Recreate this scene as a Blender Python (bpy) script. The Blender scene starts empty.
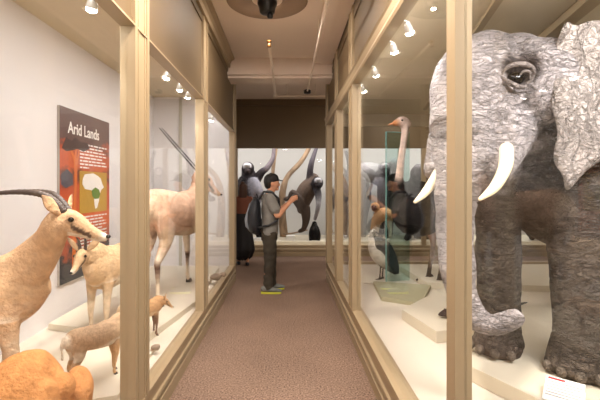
import bpy, bmesh, math, random
from mathutils import Vector, Matrix, Euler, kdtree, noise as mnoise
random.seed(7)
SC = bpy.context.scene
COL = SC.collection
PI = math.pi

# ---------------------------------------------------------------- camera, world, lights, exposure
EYE = 1.54                                  # camera height
cam_d = bpy.data.cameras.new('camera'); cam = bpy.data.objects.new('camera', cam_d); COL.objects.link(cam)
cam.location = (0, 0, EYE); cam.rotation_euler = (PI/2, 0, 0)
cam_d.sensor_width = 36; cam_d.lens = 24
cam_d.shift_x = 13/600; cam_d.shift_y = -12/600; cam_d.clip_start = .02
SC.camera = cam
SC.view_settings.view_transform = 'Standard'; SC.view_settings.look = 'None'
SC.view_settings.gamma = 1; SC.view_settings.use_curve_mapping = False
SC.view_settings.exposure = .95
SC.cycles.transparent_max_bounces = 40; SC.cycles.max_bounces = 8
w = bpy.data.worlds.new('world'); SC.world = w; w.use_nodes = True
w.node_tree.nodes['Background'].inputs[0].default_value = (1.0, .86, .74, 1)
w.node_tree.nodes['Background'].inputs[1].default_value = .42

def area(name, loc, rot, sx, sy, power, col=(1, .95, .9)):
    d = bpy.data.lights.new(name, 'AREA'); d.shape = 'RECTANGLE'; d.size = sx; d.size_y = sy
    d.energy = power; d.color = col
    o = bpy.data.objects.new(name, d); COL.objects.link(o); o.location = loc; o.rotation_euler = rot; return o
def aim(loc, to):
    return (Vector(to)-Vector(loc)).to_track_quat('-Z', 'Y').to_euler()
def spot(name, loc, to, power, ang=60, rad=.06, col=(1, .93, .84), blend=.6):
    d = bpy.data.lights.new(name, 'SPOT'); d.energy = power; d.spot_size = math.radians(ang); d.spot_blend = blend
    d.shadow_soft_size = rad; d.color = col
    o = bpy.data.objects.new(name, d); COL.objects.link(o); o.location = loc; o.rotation_euler = aim(loc, to); return o

CASE = (1, .965, .95)
WARM = (1, .89, .79)
# added lights: hidden strips behind the three case fascias, unseen panel facing the elephant
area('left_case_fill', (-1.0, 3.4, 2.96), aim((-1.0, 3.4, 2.96), (-1.22, 3.4, .3)), 6.2, .12, 40, CASE)
area('right_case_fill', (.715, 3.0, 2.70), aim((.715, 3.0, 2.70), (1.7, 3.0, 1.2)), 6.6, .07, 34, CASE)
area('elephant_fill', (1.75, 1.2, 2.73), aim((1.75, 1.2, 2.73), (1.55, 2.5, 1.4)), .9, .7, 66, CASE)
area('far_case_fill', (2.0, 9.30, 3.1), aim((2.0, 9.30, 3.1), (2.0, 9.95, 1.0)), 10, .16, 105, CASE)
# corridor lights
area('corridor_light', (-.2, 4.1, 3.40), (0, 0, 0), .16, .16, 66, WARM)
area('corridor_light', (-.1, 2.0, 3.42), (0, 0, 0), .3, .3, 64, WARM)  # unseen, added for the corridor's ambient light
area('corridor_light', (-.1, -1.4, 3.42), (0, 0, 0), .3, .3, 40, WARM)  # unseen, added behind the camera for ambient light
area('cross_aisle_lamp', (2.5, 7.9, 3.5), (0, 0, 0), .4, .4, 26, WARM)

# ---------------------------------------------------------------- helpers
def W(px, py, d):
    """point seen at (px, py) of the 600x400 frame, d metres from the camera"""
    return Vector(((px-287)*d/400, d, EYE+(188-py)*d/400))

def lin(c):
    return tuple(((v/255)/12.92 if v/255 <= .04045 else ((v/255+.055)/1.055)**2.4) for v in c[:3])+(1,)

ROOTM = {}
def tag(o, label=None, cat=None, group=None, kind=None):
    if label: o['label'] = label
    if cat: o['category'] = cat
    if group: o['group'] = group
    if kind: o['kind'] = kind
    return o
def thing(name, label, cat, loc=(0, 0, 0), rz=0, s=1, group=None):
    o = bpy.data.objects.new(name, None); COL.objects.link(o)
    o.empty_display_size = .1
    o.location = loc; o.rotation_euler = (0, 0, rz); o.scale = (s, s, s)
    ROOTM[o] = Matrix.Translation(Vector(loc)) @ Matrix.Rotation(rz, 4, 'Z') @ Matrix.Scale(s, 4)
    return tag(o, label, cat, group)
def link(name, me, mat, parent=None, world=False, smooth=False):
    """one mesh object; with world=True the mesh is given in world space and moved into its thing's frame"""
    o = bpy.data.objects.new(name, me); COL.objects.link(o)
    if mat is not None:
        if isinstance(mat, (list, tuple)):
            for m in mat: me.materials.append(m)
        else: me.materials.append(mat)
    if smooth:
        for p in me.polygons: p.use_smooth = True
    if parent is not None:
        o.parent = parent
        if world:
            r = parent
            while r not in ROOTM and r.parent: r = r.parent
            if r in ROOTM: me.transform(ROOTM[r].inverted())
    return o
def copy_tree(o, parent=None):
    c = o.copy(); COL.objects.link(c); c.parent = parent
    for ch in list(o.children): copy_tree(ch, c)
    return c

class MB:
    """collects simple solids into one mesh"""
    def __init__(s): s.bm = bmesh.new()
    def box(s, x0, x1, y0, y1, z0, z1, rot=None, mi=0):
        c = Vector(((x0+x1)/2, (y0+y1)/2, (z0+z1)/2)); h = Vector((abs(x1-x0)/2, abs(y1-y0)/2, abs(z1-z0)/2))
        vs = []
        for dx in (-1, 1):
            for dy in (-1, 1):
                for dz in (-1, 1):
                    v = Vector((dx*h.x, dy*h.y, dz*h.z))
                    if rot: v = rot @ v
                    vs.append(s.bm.verts.new(c+v))
        for f in ((0, 1, 3, 2), (4, 6, 7, 5), (0, 4, 5, 1), (2, 3, 7, 6), (0, 2, 6, 4), (1, 5, 7, 3)):
            fc = s.bm.faces.new([vs[i] for i in f]); fc.material_index = mi
        return s
    def prism(s, poly, z0, z1, mi=0):
        a = [s.bm.verts.new((x, y, z0)) for x, y in poly]; b = [s.bm.verts.new((x, y, z1)) for x, y in poly]
        n = len(poly)
        s.bm.faces.new(a[::-1]).material_index = mi; s.bm.faces.new(b).material_index = mi
        for i in range(n):
            s.bm.faces.new((a[i], a[(i+1) % n], b[(i+1) % n], b[i])).material_index = mi
        return s
    def profile(s, pts, axis, a0, a1):
        """extrude a closed 2-D profile: axis 'y' takes pts (x,z), axis 'x' takes (y,z)"""
        def P(p, a): return (p[0], a, p[1]) if axis == 'y' else (a, p[0], p[1])
        a = [s.bm.verts.new(P(p, a0)) for p in pts]; b = [s.bm.verts.new(P(p, a1)) for p in pts]
        n = len(pts); s.bm.faces.new(a[::-1]); s.bm.faces.new(b)
        for i in range(n): s.bm.faces.new((a[i], a[(i+1) % n], b[(i+1) % n], b[i]))
        return s
    def tube(s, pts, r, n=10, r2=None):
        V, F, _ = loft([tuple(p)+((r[i] if isinstance(r, (list, tuple)) else r),)*2 for i, p in enumerate(pts)], n=n, sub=1, smooth=False)
        vs = [s.bm.verts.new(v) for v in V]
        for f in F: s.bm.faces.new([vs[i] for i in f])
        return s
    def lathe(s, c, prof, n=24, axis='z'):
        rings = []
        for r, h in prof:
            ring = []
            for k in range(n):
                a = 2*PI*k/n
                p = {'z': (r*math.cos(a), r*math.sin(a), h), 'y': (r*math.cos(a), h, r*math.sin(a)), 'x': (h, r*math.cos(a), r*math.sin(a))}[axis]
                ring.append(s.bm.verts.new(Vector(c)+Vector(p)))
            rings.append(ring)
        for i in range(len(rings)-1):
            for k in range(n):
                s.bm.faces.new((rings[i][k], rings[i][(k+1) % n], rings[i+1][(k+1) % n], rings[i+1][k]))
        s.bm.faces.new(rings[0][::-1]); s.bm.faces.new(rings[-1])
        return s
    def build(s, name, mat, parent=None, world=False, smooth=False, bevel=0):
        bmesh.ops.recalc_face_normals(s.bm, faces=s.bm.faces)
        if bevel:
            bmesh.ops.bevel(s.bm, geom=[e for e in s.bm.edges if len(e.link_faces) == 2 and e.calc_face_angle(0) > .6], offset=bevel, segments=2, affect='EDGES', profile=.6)
        me = bpy.data.meshes.new(name); s.bm.to_mesh(me); s.bm.free()
        return link(name, me, mat, parent, world, smooth)

def cat(p0, p1, p2, p3, t):
    return [.5*((2*b)+(-a+c)*t+(2*a-5*b+4*c-d)*t*t+(-a+3*b-3*c+d)*t**3) for a, b, c, d in zip(p0, p1, p2, p3)]
def loft(pts, n=16, sub=4, up=(0, 0, 1), col=None, smooth=True, cap=True):
    """closed tube through pts (x,y,z,r_side,r_up[,colour]); elliptical rings, round ends"""
    P, C = [], []
    base = [list(p[:5]) for p in pts]
    cols = []
    last = col or (128, 128, 128)
    for p in pts:
        if len(p) > 5 and p[5] is not None: last = p[5]
        cols.append(last)
    m = len(base)
    for i in range(m-1):
        for k in range(sub):
            t = k/sub
            if smooth and m > 2:
                q = cat(base[max(i-1, 0)], base[i], base[i+1], base[min(i+2, m-1)], t)
                q[3] = max(q[3], .3*min(base[i][3], base[i+1][3])); q[4] = max(q[4], .3*min(base[i][4], base[i+1][4]))
            else: q = [a+(b-a)*t for a, b in zip(base[i], base[i+1])]
            P.append(q); C.append([a+(b-a)*t for a, b in zip(cols[i], cols[i+1])])
    P.append(base[-1]); C.append(list(cols[-1]))
    V, F, VC = [], [], []
    upv = Vector(up)
    N = len(P)
    prev_s = None
    rings = []
    for i, q in enumerate(P):
        a = Vector(P[max(i-1, 0)][:3]); b = Vector(P[min(i+1, N-1)][:3]); t = (b-a)
        if t.length < 1e-9: t = Vector((0, 0, 1))
        t.normalize()
        sd = t.cross(upv)
        if sd.length < .15: sd = prev_s if prev_s is not None else t.cross(Vector((1, 0, 0)) if abs(t.x) < .9 else Vector((0, 1, 0)))
        sd = (sd-t*sd.dot(t)).normalized()
        if prev_s is not None and sd.dot(prev_s) < 0: sd = -sd
        prev_s = sd; u = sd.cross(t).normalized()
        rings.append((Vector(q[:3]), t, sd, u, q[3], q[4], C[i]))
    def ring(c, sd, u, a, b, cc):
        k0 = len(V)
        for k in range(n):
            th = 2*PI*k/n
            V.append(c+sd*(a*math.cos(th))+u*(b*math.sin(th))); VC.append(cc)
        return k0
    ids = []
    c, t, sd, u, a, b, cc = rings[0]
    if cap:
        for f in (.92, .6): ids.append(ring(c-t*(f*min(a, b)), sd, u, a*math.sqrt(1-f*f)+1e-5, b*math.sqrt(1-f*f)+1e-5, cc))
    for c, t, sd, u, a, b, cc in rings: ids.append(ring(c, sd, u, a, b, cc))
    if cap:
        for f in (.6, .92): ids.append(ring(c+t*(f*min(a, b)), sd, u, a*math.sqrt(1-f*f)+1e-5, b*math.sqrt(1-f*f)+1e-5, cc))
    for i in range(len(ids)-1):
        for k in range(n):
            F.append((ids[i]+k, ids[i]+(k+1) % n, ids[i+1]+(k+1) % n, ids[i+1]+k))
    F.append(tuple(ids[0]+k for k in range(n))[::-1]); F.append(tuple(ids[-1]+k for k in range(n)))
    return V, F, VC

class Org:
    """organic body: lofts and ellipsoids fused into one continuous surface, coloured by its parts"""
    def __init__(s): s.V, s.F, s.C = [], [], []
    def _add(s, V, F, C):
        o = len(s.V); s.V += [Vector(v) for v in V]; s.F += [tuple(i+o for i in f) for f in F]; s.C += C
    def loft(s, pts, col=None, up=(0, 0, 1), n=16, sub=4): s._add(*loft(pts, n=n, sub=sub, up=up, col=col)); return s
    def ell(s, c, r, col, rot=None, n=16, m=10):
        V, F = [], []
        R = rot or Matrix.Identity(3)
        for i in range(m+1):
            ph = PI*(i+.02)/(m+.04)
            for k in range(n):
                th = 2*PI*k/n
                V.append(Vector(c)+R @ Vector((r[0]*math.sin(ph)*math.cos(th), r[1]*math.sin(ph)*math.sin(th), r[2]*math.cos(ph))))
        for i in range(m):
            for k in range(n): F.append((i*n+k, (i+1)*n+k, (i+1)*n+(k+1) % n, i*n+(k+1) % n))
        F.append(tuple(range(n))); F.append(tuple(m*n+k for k in range(n))[::-1])
        s._add(V, F, [col]*len(V)); return s
    def build(s, name, mat, parent=None, voxel=.012, smooth=4, world=False, disp=None, fuse=True, paint=None):
        me = bpy.data.meshes.new(name); me.from_pydata([tuple(v) for v in s.V], [], s.F); me.update()
        bm = bmesh.new(); bm.from_mesh(me); bmesh.ops.recalc_face_normals(bm, faces=bm.faces); bm.to_mesh(me); bm.free()
        if fuse:
            tmp = bpy.data.objects.new('tmp', me); COL.objects.link(tmp)
            m = tmp.modifiers.new('r', 'REMESH'); m.mode = 'VOXEL'; m.voxel_size = voxel; m.adaptivity = 0
            if smooth:
                m = tmp.modifiers.new('s', 'SMOOTH'); m.iterations = smooth; m.factor = .5
            dg = bpy.context.evaluated_depsgraph_get(); dg.update()
            me2 = bpy.data.meshes.new_from_object(tmp.evaluated_get(dg))
            bpy.data.objects.remove(tmp); bpy.data.meshes.remove(me); me = me2; me.name = name
        kd = kdtree.KDTree(len(s.V))
        for i, v in enumerate(s.V): kd.insert(v, i)
        kd.balance()
        at = me.color_attributes.new('Col', 'FLOAT_COLOR', 'POINT')
        buf = []
        for v in me.vertices:
            tw = 0; c = [0, 0, 0]
            for co, i, d in kd.find_n(v.co, 4):
                wt = 1/(d*d+1e-5); tw += wt
                for k in range(3): c[k] += s.C[i][k]*wt
            c = [x/tw for x in c]
            if paint: c = paint(v.co, v.normal, c)
            buf += list(lin(c))
        at.data.foreach_set('color', buf)
        if disp:
            nm = [v.normal.copy() for v in me.vertices]
            for v, nn in zip(me.vertices, nm): v.co = v.co+nn*disp(v.co, nn)
        return link(name, me, mat, parent, world, True)

# ---------------------------------------------------------------- materials
def mat(name, col, rough=.6, metal=0, var=0, vscale=8, bump=0, bscale=60, emit=0, spec=.5, dist=.01, detail=4, stretch=None):
    m = bpy.data.materials.new(name); m.use_nodes = True; nt = m.node_tree; N, L = nt.nodes, nt.links
    b = N['Principled BSDF']; b.inputs['Roughness'].default_value = rough; b.inputs['Metallic'].default_value = metal
    b.inputs['Specular IOR Level'].default_value = spec
    tc = N.new('ShaderNodeTexCoord'); src = tc.outputs['Object']
    if stretch:
        mp = N.new('ShaderNodeMapping'); mp.inputs['Scale'].default_value = stretch; L.new(src, mp.inputs[0]); src = mp.outputs[0]
    base = None
    if col == 'attr':
        a = N.new('ShaderNodeAttribute'); a.attribute_name = 'Col'; base = a.outputs['Color']
    if var:
        nz = N.new('ShaderNodeTexNoise'); nz.inputs['Scale'].default_value = vscale; nz.inputs['Detail'].default_value = detail
        L.new(src, nz.inputs['Vector'])
        mr = N.new('ShaderNodeMapRange'); mr.inputs[1].default_value = .25; mr.inputs[2].default_value = .75
        mr.inputs[3].default_value = 1-var; mr.inputs[4].default_value = 1+var
        L.new(nz.outputs[0], mr.inputs[0])
        hs = N.new('ShaderNodeVectorMath'); hs.operation = 'SCALE'
        if base is not None: L.new(base, hs.inputs[0])
        else: hs.inputs[0].default_value = lin(col)[:3]
        L.new(mr.outputs[0], hs.inputs['Scale']); L.new(hs.outputs[0], b.inputs['Base Color'])
    elif base is not None: L.new(base, b.inputs['Base Color'])
    else: b.inputs['Base Color'].default_value = lin(col)
    if bump:
        nz = N.new('ShaderNodeTexNoise'); nz.inputs['Scale'].default_value = bscale; nz.inputs['Detail'].default_value = 6
        L.new(src, nz.inputs['Vector'])
        bp = N.new('ShaderNodeBump'); bp.inputs['Strength'].default_value = bump; bp.inputs['Distance'].default_value = dist
        L.new(nz.outputs[0], bp.inputs['Height']); L.new(bp.outputs[0], b.inputs['Normal'])
    if emit:
        b.inputs['Emission Color'].default_value = lin(col); b.inputs['Emission Strength'].default_value = emit
    return m
def glass(name, tint=(1, 1, 1), ior=1.5):
    m = bpy.data.materials.new(name); m.use_nodes = True; nt = m.node_tree; N, L = nt.nodes, nt.links
    N.remove(N['Principled BSDF']); out = N['Material Output']
    tr = N.new('ShaderNodeBsdfTransparent'); tr.inputs[0].default_value = (*tint, 1)
    gl = N.new('ShaderNodeBsdfGlossy'); gl.inputs['Roughness'].default_value = .0; gl.inputs[0].default_value = (1, 1, 1, 1)
    geo = N.new('ShaderNodeNewGeometry'); mx = N.new('ShaderNodeMix'); mx.data_type = 'FLOAT'
    mx.inputs[2].default_value = ior; mx.inputs[3].default_value = 1/ior
    L.new(geo.outputs['Backfacing'], mx.inputs[0])
    fr = N.new('ShaderNodeFresnel'); L.new(mx.outputs[0], fr.inputs[0])
    ms = N.new('ShaderNodeMixShader'); L.new(fr.outputs[0], ms.inputs[0]); L.new(tr.outputs[0], ms.inputs[1]); L.new(gl.outputs[0], ms.inputs[2])
    L.new(ms.outputs[0], out.inputs[0])
    return m
M = {
 'paint': mat('beige_paint', (160, 141, 112), .45, var=.03, vscale=3),
 'paint_dim': mat('beige_paint_dim', (106, 88, 63), .55, var=.04, vscale=2),  # same beige paint, darkened for the dim light up high
 'ceil': mat('ceiling_plaster', (222, 206, 192), .8, var=.03, vscale=2),
 'white': mat('case_white', (226, 222, 222), .75, var=.015, vscale=2),
 'casefloor': mat('case_floor_white', (226, 216, 200), .7, var=.03, vscale=4),
 'caseceil': mat('case_ceiling_tan', (208, 194, 166), .7, var=.03),
 'platform': mat('platform_cream', (222, 212, 192), .6, var=.03),
 'platform_green': mat('platform_pale_olive', (176, 172, 140), .6, var=.04),
 'pipe': mat('painted_pipe', (236, 222, 206), .5),
 'black': mat('black_metal', (18, 17, 17), .35),
 'lampmetal': mat('lamp_white_metal', (225, 222, 215), .3, metal=.3),
 'bulb': mat('bulb', (255, 246, 230), emit=30),
 'glass': glass('clear_glass', (.985, .99, .985), 1.22),
 'teal': glass('green_edge_glass', (.74, .86, .84), 1.25),
 'tealedge': mat('glass_edge', (120, 170, 165), .15),
 'fur': mat('fur', 'attr', .85, var=.2, vscale=22, bump=.7, bscale=48, dist=.018, spec=.15),
 'bodyskin': mat('skin_and_cloth', 'attr', .7, var=.06, vscale=14, spec=.25),
 'feather': mat('feathers', 'attr', .8, var=.3, vscale=24, bump=.8, bscale=50, dist=.02, spec=.2),
 'horn': mat('ridged_horn', (74, 60, 54), .45, var=.2, vscale=30, bump=.3, bscale=90),
 'horn_dark': mat('dark_horn', (38, 32, 30), .4, var=.15, vscale=20),
 'hoof': mat('hoof', (40, 32, 28), .5),
 'eye': mat('dark_glass_eye', (12, 9, 8), .08),
 'ivory': mat('ivory', (238, 222, 188), .3, var=.06, vscale=6),
 'bark': mat('bark', (156, 130, 104), .85, var=.55, vscale=9, bump=.8, bscale=30, dist=.02, stretch=(1, 1, .4)),
 'denim': mat('olive_trousers', (58, 52, 42), .85, var=.12, vscale=20, bump=.3, bscale=20, dist=.02),
 'shirt': mat('grey_tshirt', (122, 120, 116), .85, var=.08, vscale=18, bump=.4, bscale=14, dist=.03),
 'nylon': mat('black_nylon', (30, 32, 38), .5, var=.2, vscale=12, bump=.3, bscale=25),
 'strapgrey': mat('grey_strap', (120, 124, 132), .6),
 'capcloth': mat('black_cap_cloth', (22, 21, 24), .8),
 'hair': mat('black_hair', (20, 15, 13), .5, bump=.4, bscale=90),
 'hairbrown': mat('brown_hair', (70, 42, 28), .55, var=.2, bump=.4, bscale=60),
 'shoe': mat('grey_shoe_mesh', (120, 122, 118), .8, var=.15, vscale=50),
 'sole': mat('yellow_sole', (196, 200, 60), .5),
 'dress': mat('black_dress', (22, 19, 20), .8, bump=.3, bscale=12, dist=.02),
 'topbrown': mat('brown_top', (112, 62, 42), .8, var=.1),
 'paper': mat('label_card', (236, 234, 230), .6),
 'red': mat('label_red', (170, 40, 45), .6),
 'ink': mat('label_ink', (120, 118, 118), .7),
 'rock': mat('rock', (150, 130, 112), .9, var=.25, vscale=12, bump=.6, bscale=20),
}
def carpet():
    m = bpy.data.materials.new('carpet'); m.use_nodes = True; nt = m.node_tree; N, L = nt.nodes, nt.links
    b = N['Principled BSDF']; b.inputs['Roughness'].default_value = .95; b.inputs['Specular IOR Level'].default_value = .1
    tc = N.new('ShaderNodeTexCoord')
    a = N.new('ShaderNodeTexNoise'); a.inputs['Scale'].default_value = 75; a.inputs['Detail'].default_value = 3
    c = N.new('ShaderNodeTexNoise'); c.inputs['Scale'].default_value = 1.6; c.inputs['Detail'].default_value = 3
    L.new(tc.outputs['Object'], a.inputs[0]); L.new(tc.outputs['Object'], c.inputs[0])
    r = N.new('ShaderNodeValToRGB'); r.color_ramp.elements[0].position = .3; r.color_ramp.elements[1].position = .7
    r.color_ramp.elements[0].color = lin((84, 67, 56)); r.color_ramp.elements[1].color = lin((164, 138, 121))
    L.new(a.outputs[0], r.inputs[0])
    mr = N.new('ShaderNodeMapRange'); mr.inputs[1].default_value = .3; mr.inputs[2].default_value = .7; mr.inputs[3].default_value = .9; mr.inputs[4].default_value = 1.08
    L.new(c.outputs[0], mr.inputs[0])
    s = N.new('ShaderNodeVectorMath'); s.operation = 'SCALE'; L.new(r.outputs[0], s.inputs[0]); L.new(mr.outputs[0], s.inputs['Scale'])
    L.new(s.outputs[0], b.inputs['Base Color'])
    bp = N.new('ShaderNodeBump'); bp.inputs['Strength'].default_value = .6; bp.inputs['Distance'].default_value = .006
    L.new(a.outputs[0], bp.inputs['Height']); L.new(bp.outputs[0], b.inputs['Normal'])
    return m
def hide(folds=(1, 1, 3.4)):
    """elephant skin: crossing creases and fine pebbling"""
    m = bpy.data.materials.new('elephant_hide'); m.use_nodes = True; nt = m.node_tree; N, L = nt.nodes, nt.links
    b = N['Principled BSDF']; b.inputs['Roughness'].default_value = .85; b.inputs['Specular IOR Level'].default_value = .2
    tc = N.new('ShaderNodeTexCoord'); at = N.new('ShaderNodeAttribute'); at.attribute_name = 'Col'
    def nz(scale, st, det=5, dis=0):
        mp = N.new('ShaderNodeMapping'); mp.inputs['Scale'].default_value = st; L.new(tc.outputs['Object'], mp.inputs[0])
        n = N.new('ShaderNodeTexNoise'); n.inputs['Scale'].default_value = scale; n.inputs['Detail'].default_value = det; n.inputs['Distortion'].default_value = dis
        L.new(mp.outputs[0], n.inputs[0]); return n.outputs[0]
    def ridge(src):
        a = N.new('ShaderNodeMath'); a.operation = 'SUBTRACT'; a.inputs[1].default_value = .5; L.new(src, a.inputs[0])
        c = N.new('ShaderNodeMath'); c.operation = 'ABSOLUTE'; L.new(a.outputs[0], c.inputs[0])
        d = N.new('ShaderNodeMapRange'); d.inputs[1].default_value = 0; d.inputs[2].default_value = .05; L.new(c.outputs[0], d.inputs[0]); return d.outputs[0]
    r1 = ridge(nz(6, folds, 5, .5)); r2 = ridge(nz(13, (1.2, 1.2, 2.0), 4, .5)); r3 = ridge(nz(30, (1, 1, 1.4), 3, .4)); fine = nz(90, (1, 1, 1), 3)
    def add(a, c, k):
        x = N.new('ShaderNodeMath'); x.operation = 'MULTIPLY_ADD'; L.new(c, x.inputs[0]); x.inputs[1].default_value = k; L.new(a, x.inputs[2]) if not isinstance(a, float) else None
        if isinstance(a, float): x.inputs[2].default_value = a
        return x.outputs[0]
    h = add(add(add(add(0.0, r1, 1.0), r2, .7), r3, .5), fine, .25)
    bp = N.new('ShaderNodeBump'); bp.inputs['Strength'].default_value = 1; bp.inputs['Distance'].default_value = .013
    L.new(h, bp.inputs['Height']); L.new(bp.outputs[0], b.inputs['Normal'])
    k = add(add(.38, r1, .26), r2, .24); k = add(k, nz(3, (1, 1, 1), 3), .35)  # ridge terms put the shade of the creases into the colour
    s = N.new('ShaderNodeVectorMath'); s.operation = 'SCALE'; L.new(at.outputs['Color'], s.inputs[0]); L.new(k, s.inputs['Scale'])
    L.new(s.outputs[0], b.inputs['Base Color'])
    return m
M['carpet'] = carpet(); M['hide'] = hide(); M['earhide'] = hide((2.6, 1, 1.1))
# ---------------------------------------------------------------- the room
XL, XR = -.857, .654          # planes of the two corridor glass fronts
def struct(o): o['kind'] = 'structure'; return o
struct(MB().box(-3.2, 7.6, -3, 12, -.1, 0).build('floor', M['carpet']))
# ceiling slab, shallow step beam across the end of the corridor, soffit on the right
struct(MB().box(-3.2, 7.6, -3, 5.85, 3.44, 3.56).box(-3.2, 7.6, 6.25, 12, 3.54, 3.66).build('ceiling', M['ceil']))
struct(MB().profile([(5.85, 3.56), (5.85, 3.20), (5.90, 3.20), (5.90, 3.16), (6.25, 3.16), (6.25, 3.24), (6.30, 3.26), (6.30, 3.66), (5.85, 3.66)], 'x', -3.2, 7.6).build('ceiling_beam', M['ceil']))
struct(MB().profile([(.38, 3.44), (.38, 3.40), (.41, 3.38), (.41, 3.36), (.50, 3.35), (.654, 3.35), (.654, 3.44)], 'y', -3, 5.85).build('ceiling_soffit', M['ceil']))
struct(MB().profile([(XL, 3.30), (XL, 3.44), (XL+.09, 3.44), (XL+.085, 3.415), (XL+.05, 3.395), (XL+.03, 3.36), (XL+.028, 3.30)], 'y', -3, 6.7).build('trim_1', M['paint']))
struct(MB().box(-3.3, -3.2, -3, 12, 0, 3.66).build('wall_left', M['white']))
struct(MB().box(7.6, 7.7, -3, 12, 0, 3.66).build('wall_right', M['caseceil']))
struct(MB().box(-3.3, 7.7, 12, 12.1, 0, 3.66).build('wall_back', M['white']))

# pipes under the ceiling
pr = thing('sprinkler_pipe', 'cream ceiling pipe running along the corridor with a brass sprinkler head at its near end', 'pipe', (-.2, 5.5, 3.13))
MB().tube([(-.197, 4.42, 3.13), (-.197, 6.88, 3.13)], .017).build('pipe_run', M['pipe'], pr, True, True)
MB().lathe((-.197, 4.40, 3.09), [(.02, 0), (.024, .01), (.012, .03), (.014, .05), (.024, .052), (.024, .07)]).build('sprinkler_head', mat('brass', (150, 105, 60), .3, .8), pr, True, True)
for y in (5.9, 6.2): MB().tube([(-.197, y, 3.13), (-.197, y, 3.17)], .006).build('hanger', M['pipe'], pr, True)
pr = thing('cross_pipe', 'thin horizontal ceiling pipe in front of the brown header, meeting the corridor pipe', 'pipe', (.3, 6.90, 3.13))
MB().tube([(-.215, 6.92, 3.13), (.64, 6.92, 3.13)], .019).build('pipe_run', M['pipe'], pr, True, True)
for x in (.0, .5): MB().tube([(x, 6.92, 3.14), (x, 6.92, 3.54)], .006).build('hanger', M['pipe'], pr, True)
pr = thing('conduit_pipe', 'thin conduit running under the ceiling soffit beside the right fascia', 'pipe', (.36, 4, 3.2))
MB().tube([(.37, -2.5, 3.20), (.335, 6.55, 3.13)], .012).build('pipe_run', M['pipe'], pr, True, True)
MB().lathe((.335, 6.6, 3.10), [(.05, 0), (.06, .01), (.06, .05), (.02, .07)]).build('junction_box', M['black'], pr, True, True)
MB().tube([(.335, 6.6, 3.16), (.335, 6.6, 3.54)], .006).build('hanger', M['pipe'], pr, True)
for y in (1.5, 4.5): MB().tube([(.36, y, 3.17), (.36, y, 3.44)], .005).build('hanger', M['pipe'], pr, True)

# round ceiling fixture: shallow plaster dish with a black lamp
fx = thing('ceiling_spotlight', 'black ceiling spotlight in the middle of a round plaster dish', 'light', (-.2, 4.05, 3.3))
MB().lathe((-.2, 4.05, 3.425), [(.41, .02), (.41, .0), (.39, -.012), (.30, -.006), (.16, .008), (.15, .02)], 48).build('ceiling_rose', mat('rose_shaded', (150, 130, 112), .8), fx, True, True)  # dish tone darker than the ceiling: the soft shadow ring is painted in
MB().lathe((-.2, 4.05, 3.30), [(.05, 0), (.075, .01), (.085, .06), (.10, .10), (.10, .128)], 24).build('lamp_housing', M['black'], fx, True, True)
MB().lathe((-.17, 4.02, 3.245), [(.02, 0), (.03, .01), (.03, .06)], 16).build('lamp_nozzle', M['black'], fx, True, True)

# ---------------------------------------------------------------- display cases
def post(parent, x0, x1, y0, y1, z0, z1, side):
    """wooden post with beads on the corridor face; side = +1 when the corridor is at x1"""
    m = MB().box(x0, x1, y0, y1, z0, z1)
    f = x1 if side > 0 else x0
    L = y1-y0
    for a, b, t in ((.0, .16, .008), (.84, 1.0, .008), (.24, .30, .005), (.70, .76, .005)):
        if L < .1: break
        m.box(min(f, f+side*t), max(f, f+side*t), y0+a*L, y0+b*L, z0, z1)
    return m.build('post', M['paint'], parent, True)

# left case
lc = thing('display_case', 'long glass display case of antelopes with the dry-country sign, left of the corridor', 'display case', (-1.5, 2, 0))
ZT, ZB = 2.46, .28
PT = 3.40      # the posts run up to the ceiling
for y0, y1 in ((2.24, 2.47), (4.08, 4.31), (6.47, 6.7)):
    post(lc, -.935, XL, y0, y1, ZB, PT, 1)
post(lc, -.935, XL, -.4, -.17, ZB, PT, 1)
for y0, y1 in ((-2.6, -.4), (-.17, 2.24), (2.47, 4.08), (4.31, 6.47)):
    MB().box(-.9, -.89, y0, y1, ZB, ZT).build('glass_pane', M['glass'], lc, True)
MB().box(-2.2, -.935, 6.60, 6.66, 0, 3.44).build('end_panel', M['white'], lc, True)
# sill and plinth with mouldings
MB().profile([(-.95, .0), (XL, .0), (XL, .05), (XL+.0, .10), (XL-.018, .115), (XL-.018, .135), (XL+.006, .15), (XL+.006, .175), (XL-.006, .185), (XL-.006, .245), (XL+.004, .255), (XL+.004, ZB), (-.88, ZB+.008), (-.92, ZB+.008), (-.95, ZB)], 'y', -2.6, 6.7).build('plinth', M['paint'], lc, True)
MB().box(-2.3, XL, 6.66, 6.7, 0, ZB).build('end_plinth', M['paint'], lc, True)
fa = MB().box(-.93, XL-.016, -2.6, 6.7, ZT, 3.44)
fa.box(-.925, XL-.004, -2.6, 6.69, ZT+.002, ZT+.035).box(-.925, XL-.004, -2.6, 6.69, 3.24, 3.32)
fa.build('fascia', M['paint_dim'], lc, True)
MB().box(-.935, XL+.008, -2.6, 6.7, ZT-.012, ZT).build('top_rail', M['paint'], lc, True)
MB().box(-2.26, -.93, 6.66, 6.7, ZT, 3.44).build('end_fascia', M['paint_dim'], lc, True)
MB().box(-2.26, -2.2, -2.6, 6.7, 0, 3.44).build('back_panel', M['white'], lc, True)
MB().box(-1.78, -1.73, 6.585, 6.60, .26, 3.03).build('seam_strip', mat('seam_grey', (190, 184, 170), .7), lc, True)
MB().box(-2.2, -.95, -2.6, 6.62, .2, .26).build('case_floor', M['casefloor'], lc, True)
MB().box(-2.2, -.93, -2.6, 6.62, 3.04, 3.08).build('case_ceiling', M['caseceil'], lc, True)
MB().box(-1.06, -.95, .2, 6.5, 2.975, 3.03).build('added_strip_housing', M['lampmetal'], lc, True)  # unseen housing made up for the added strip

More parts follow.
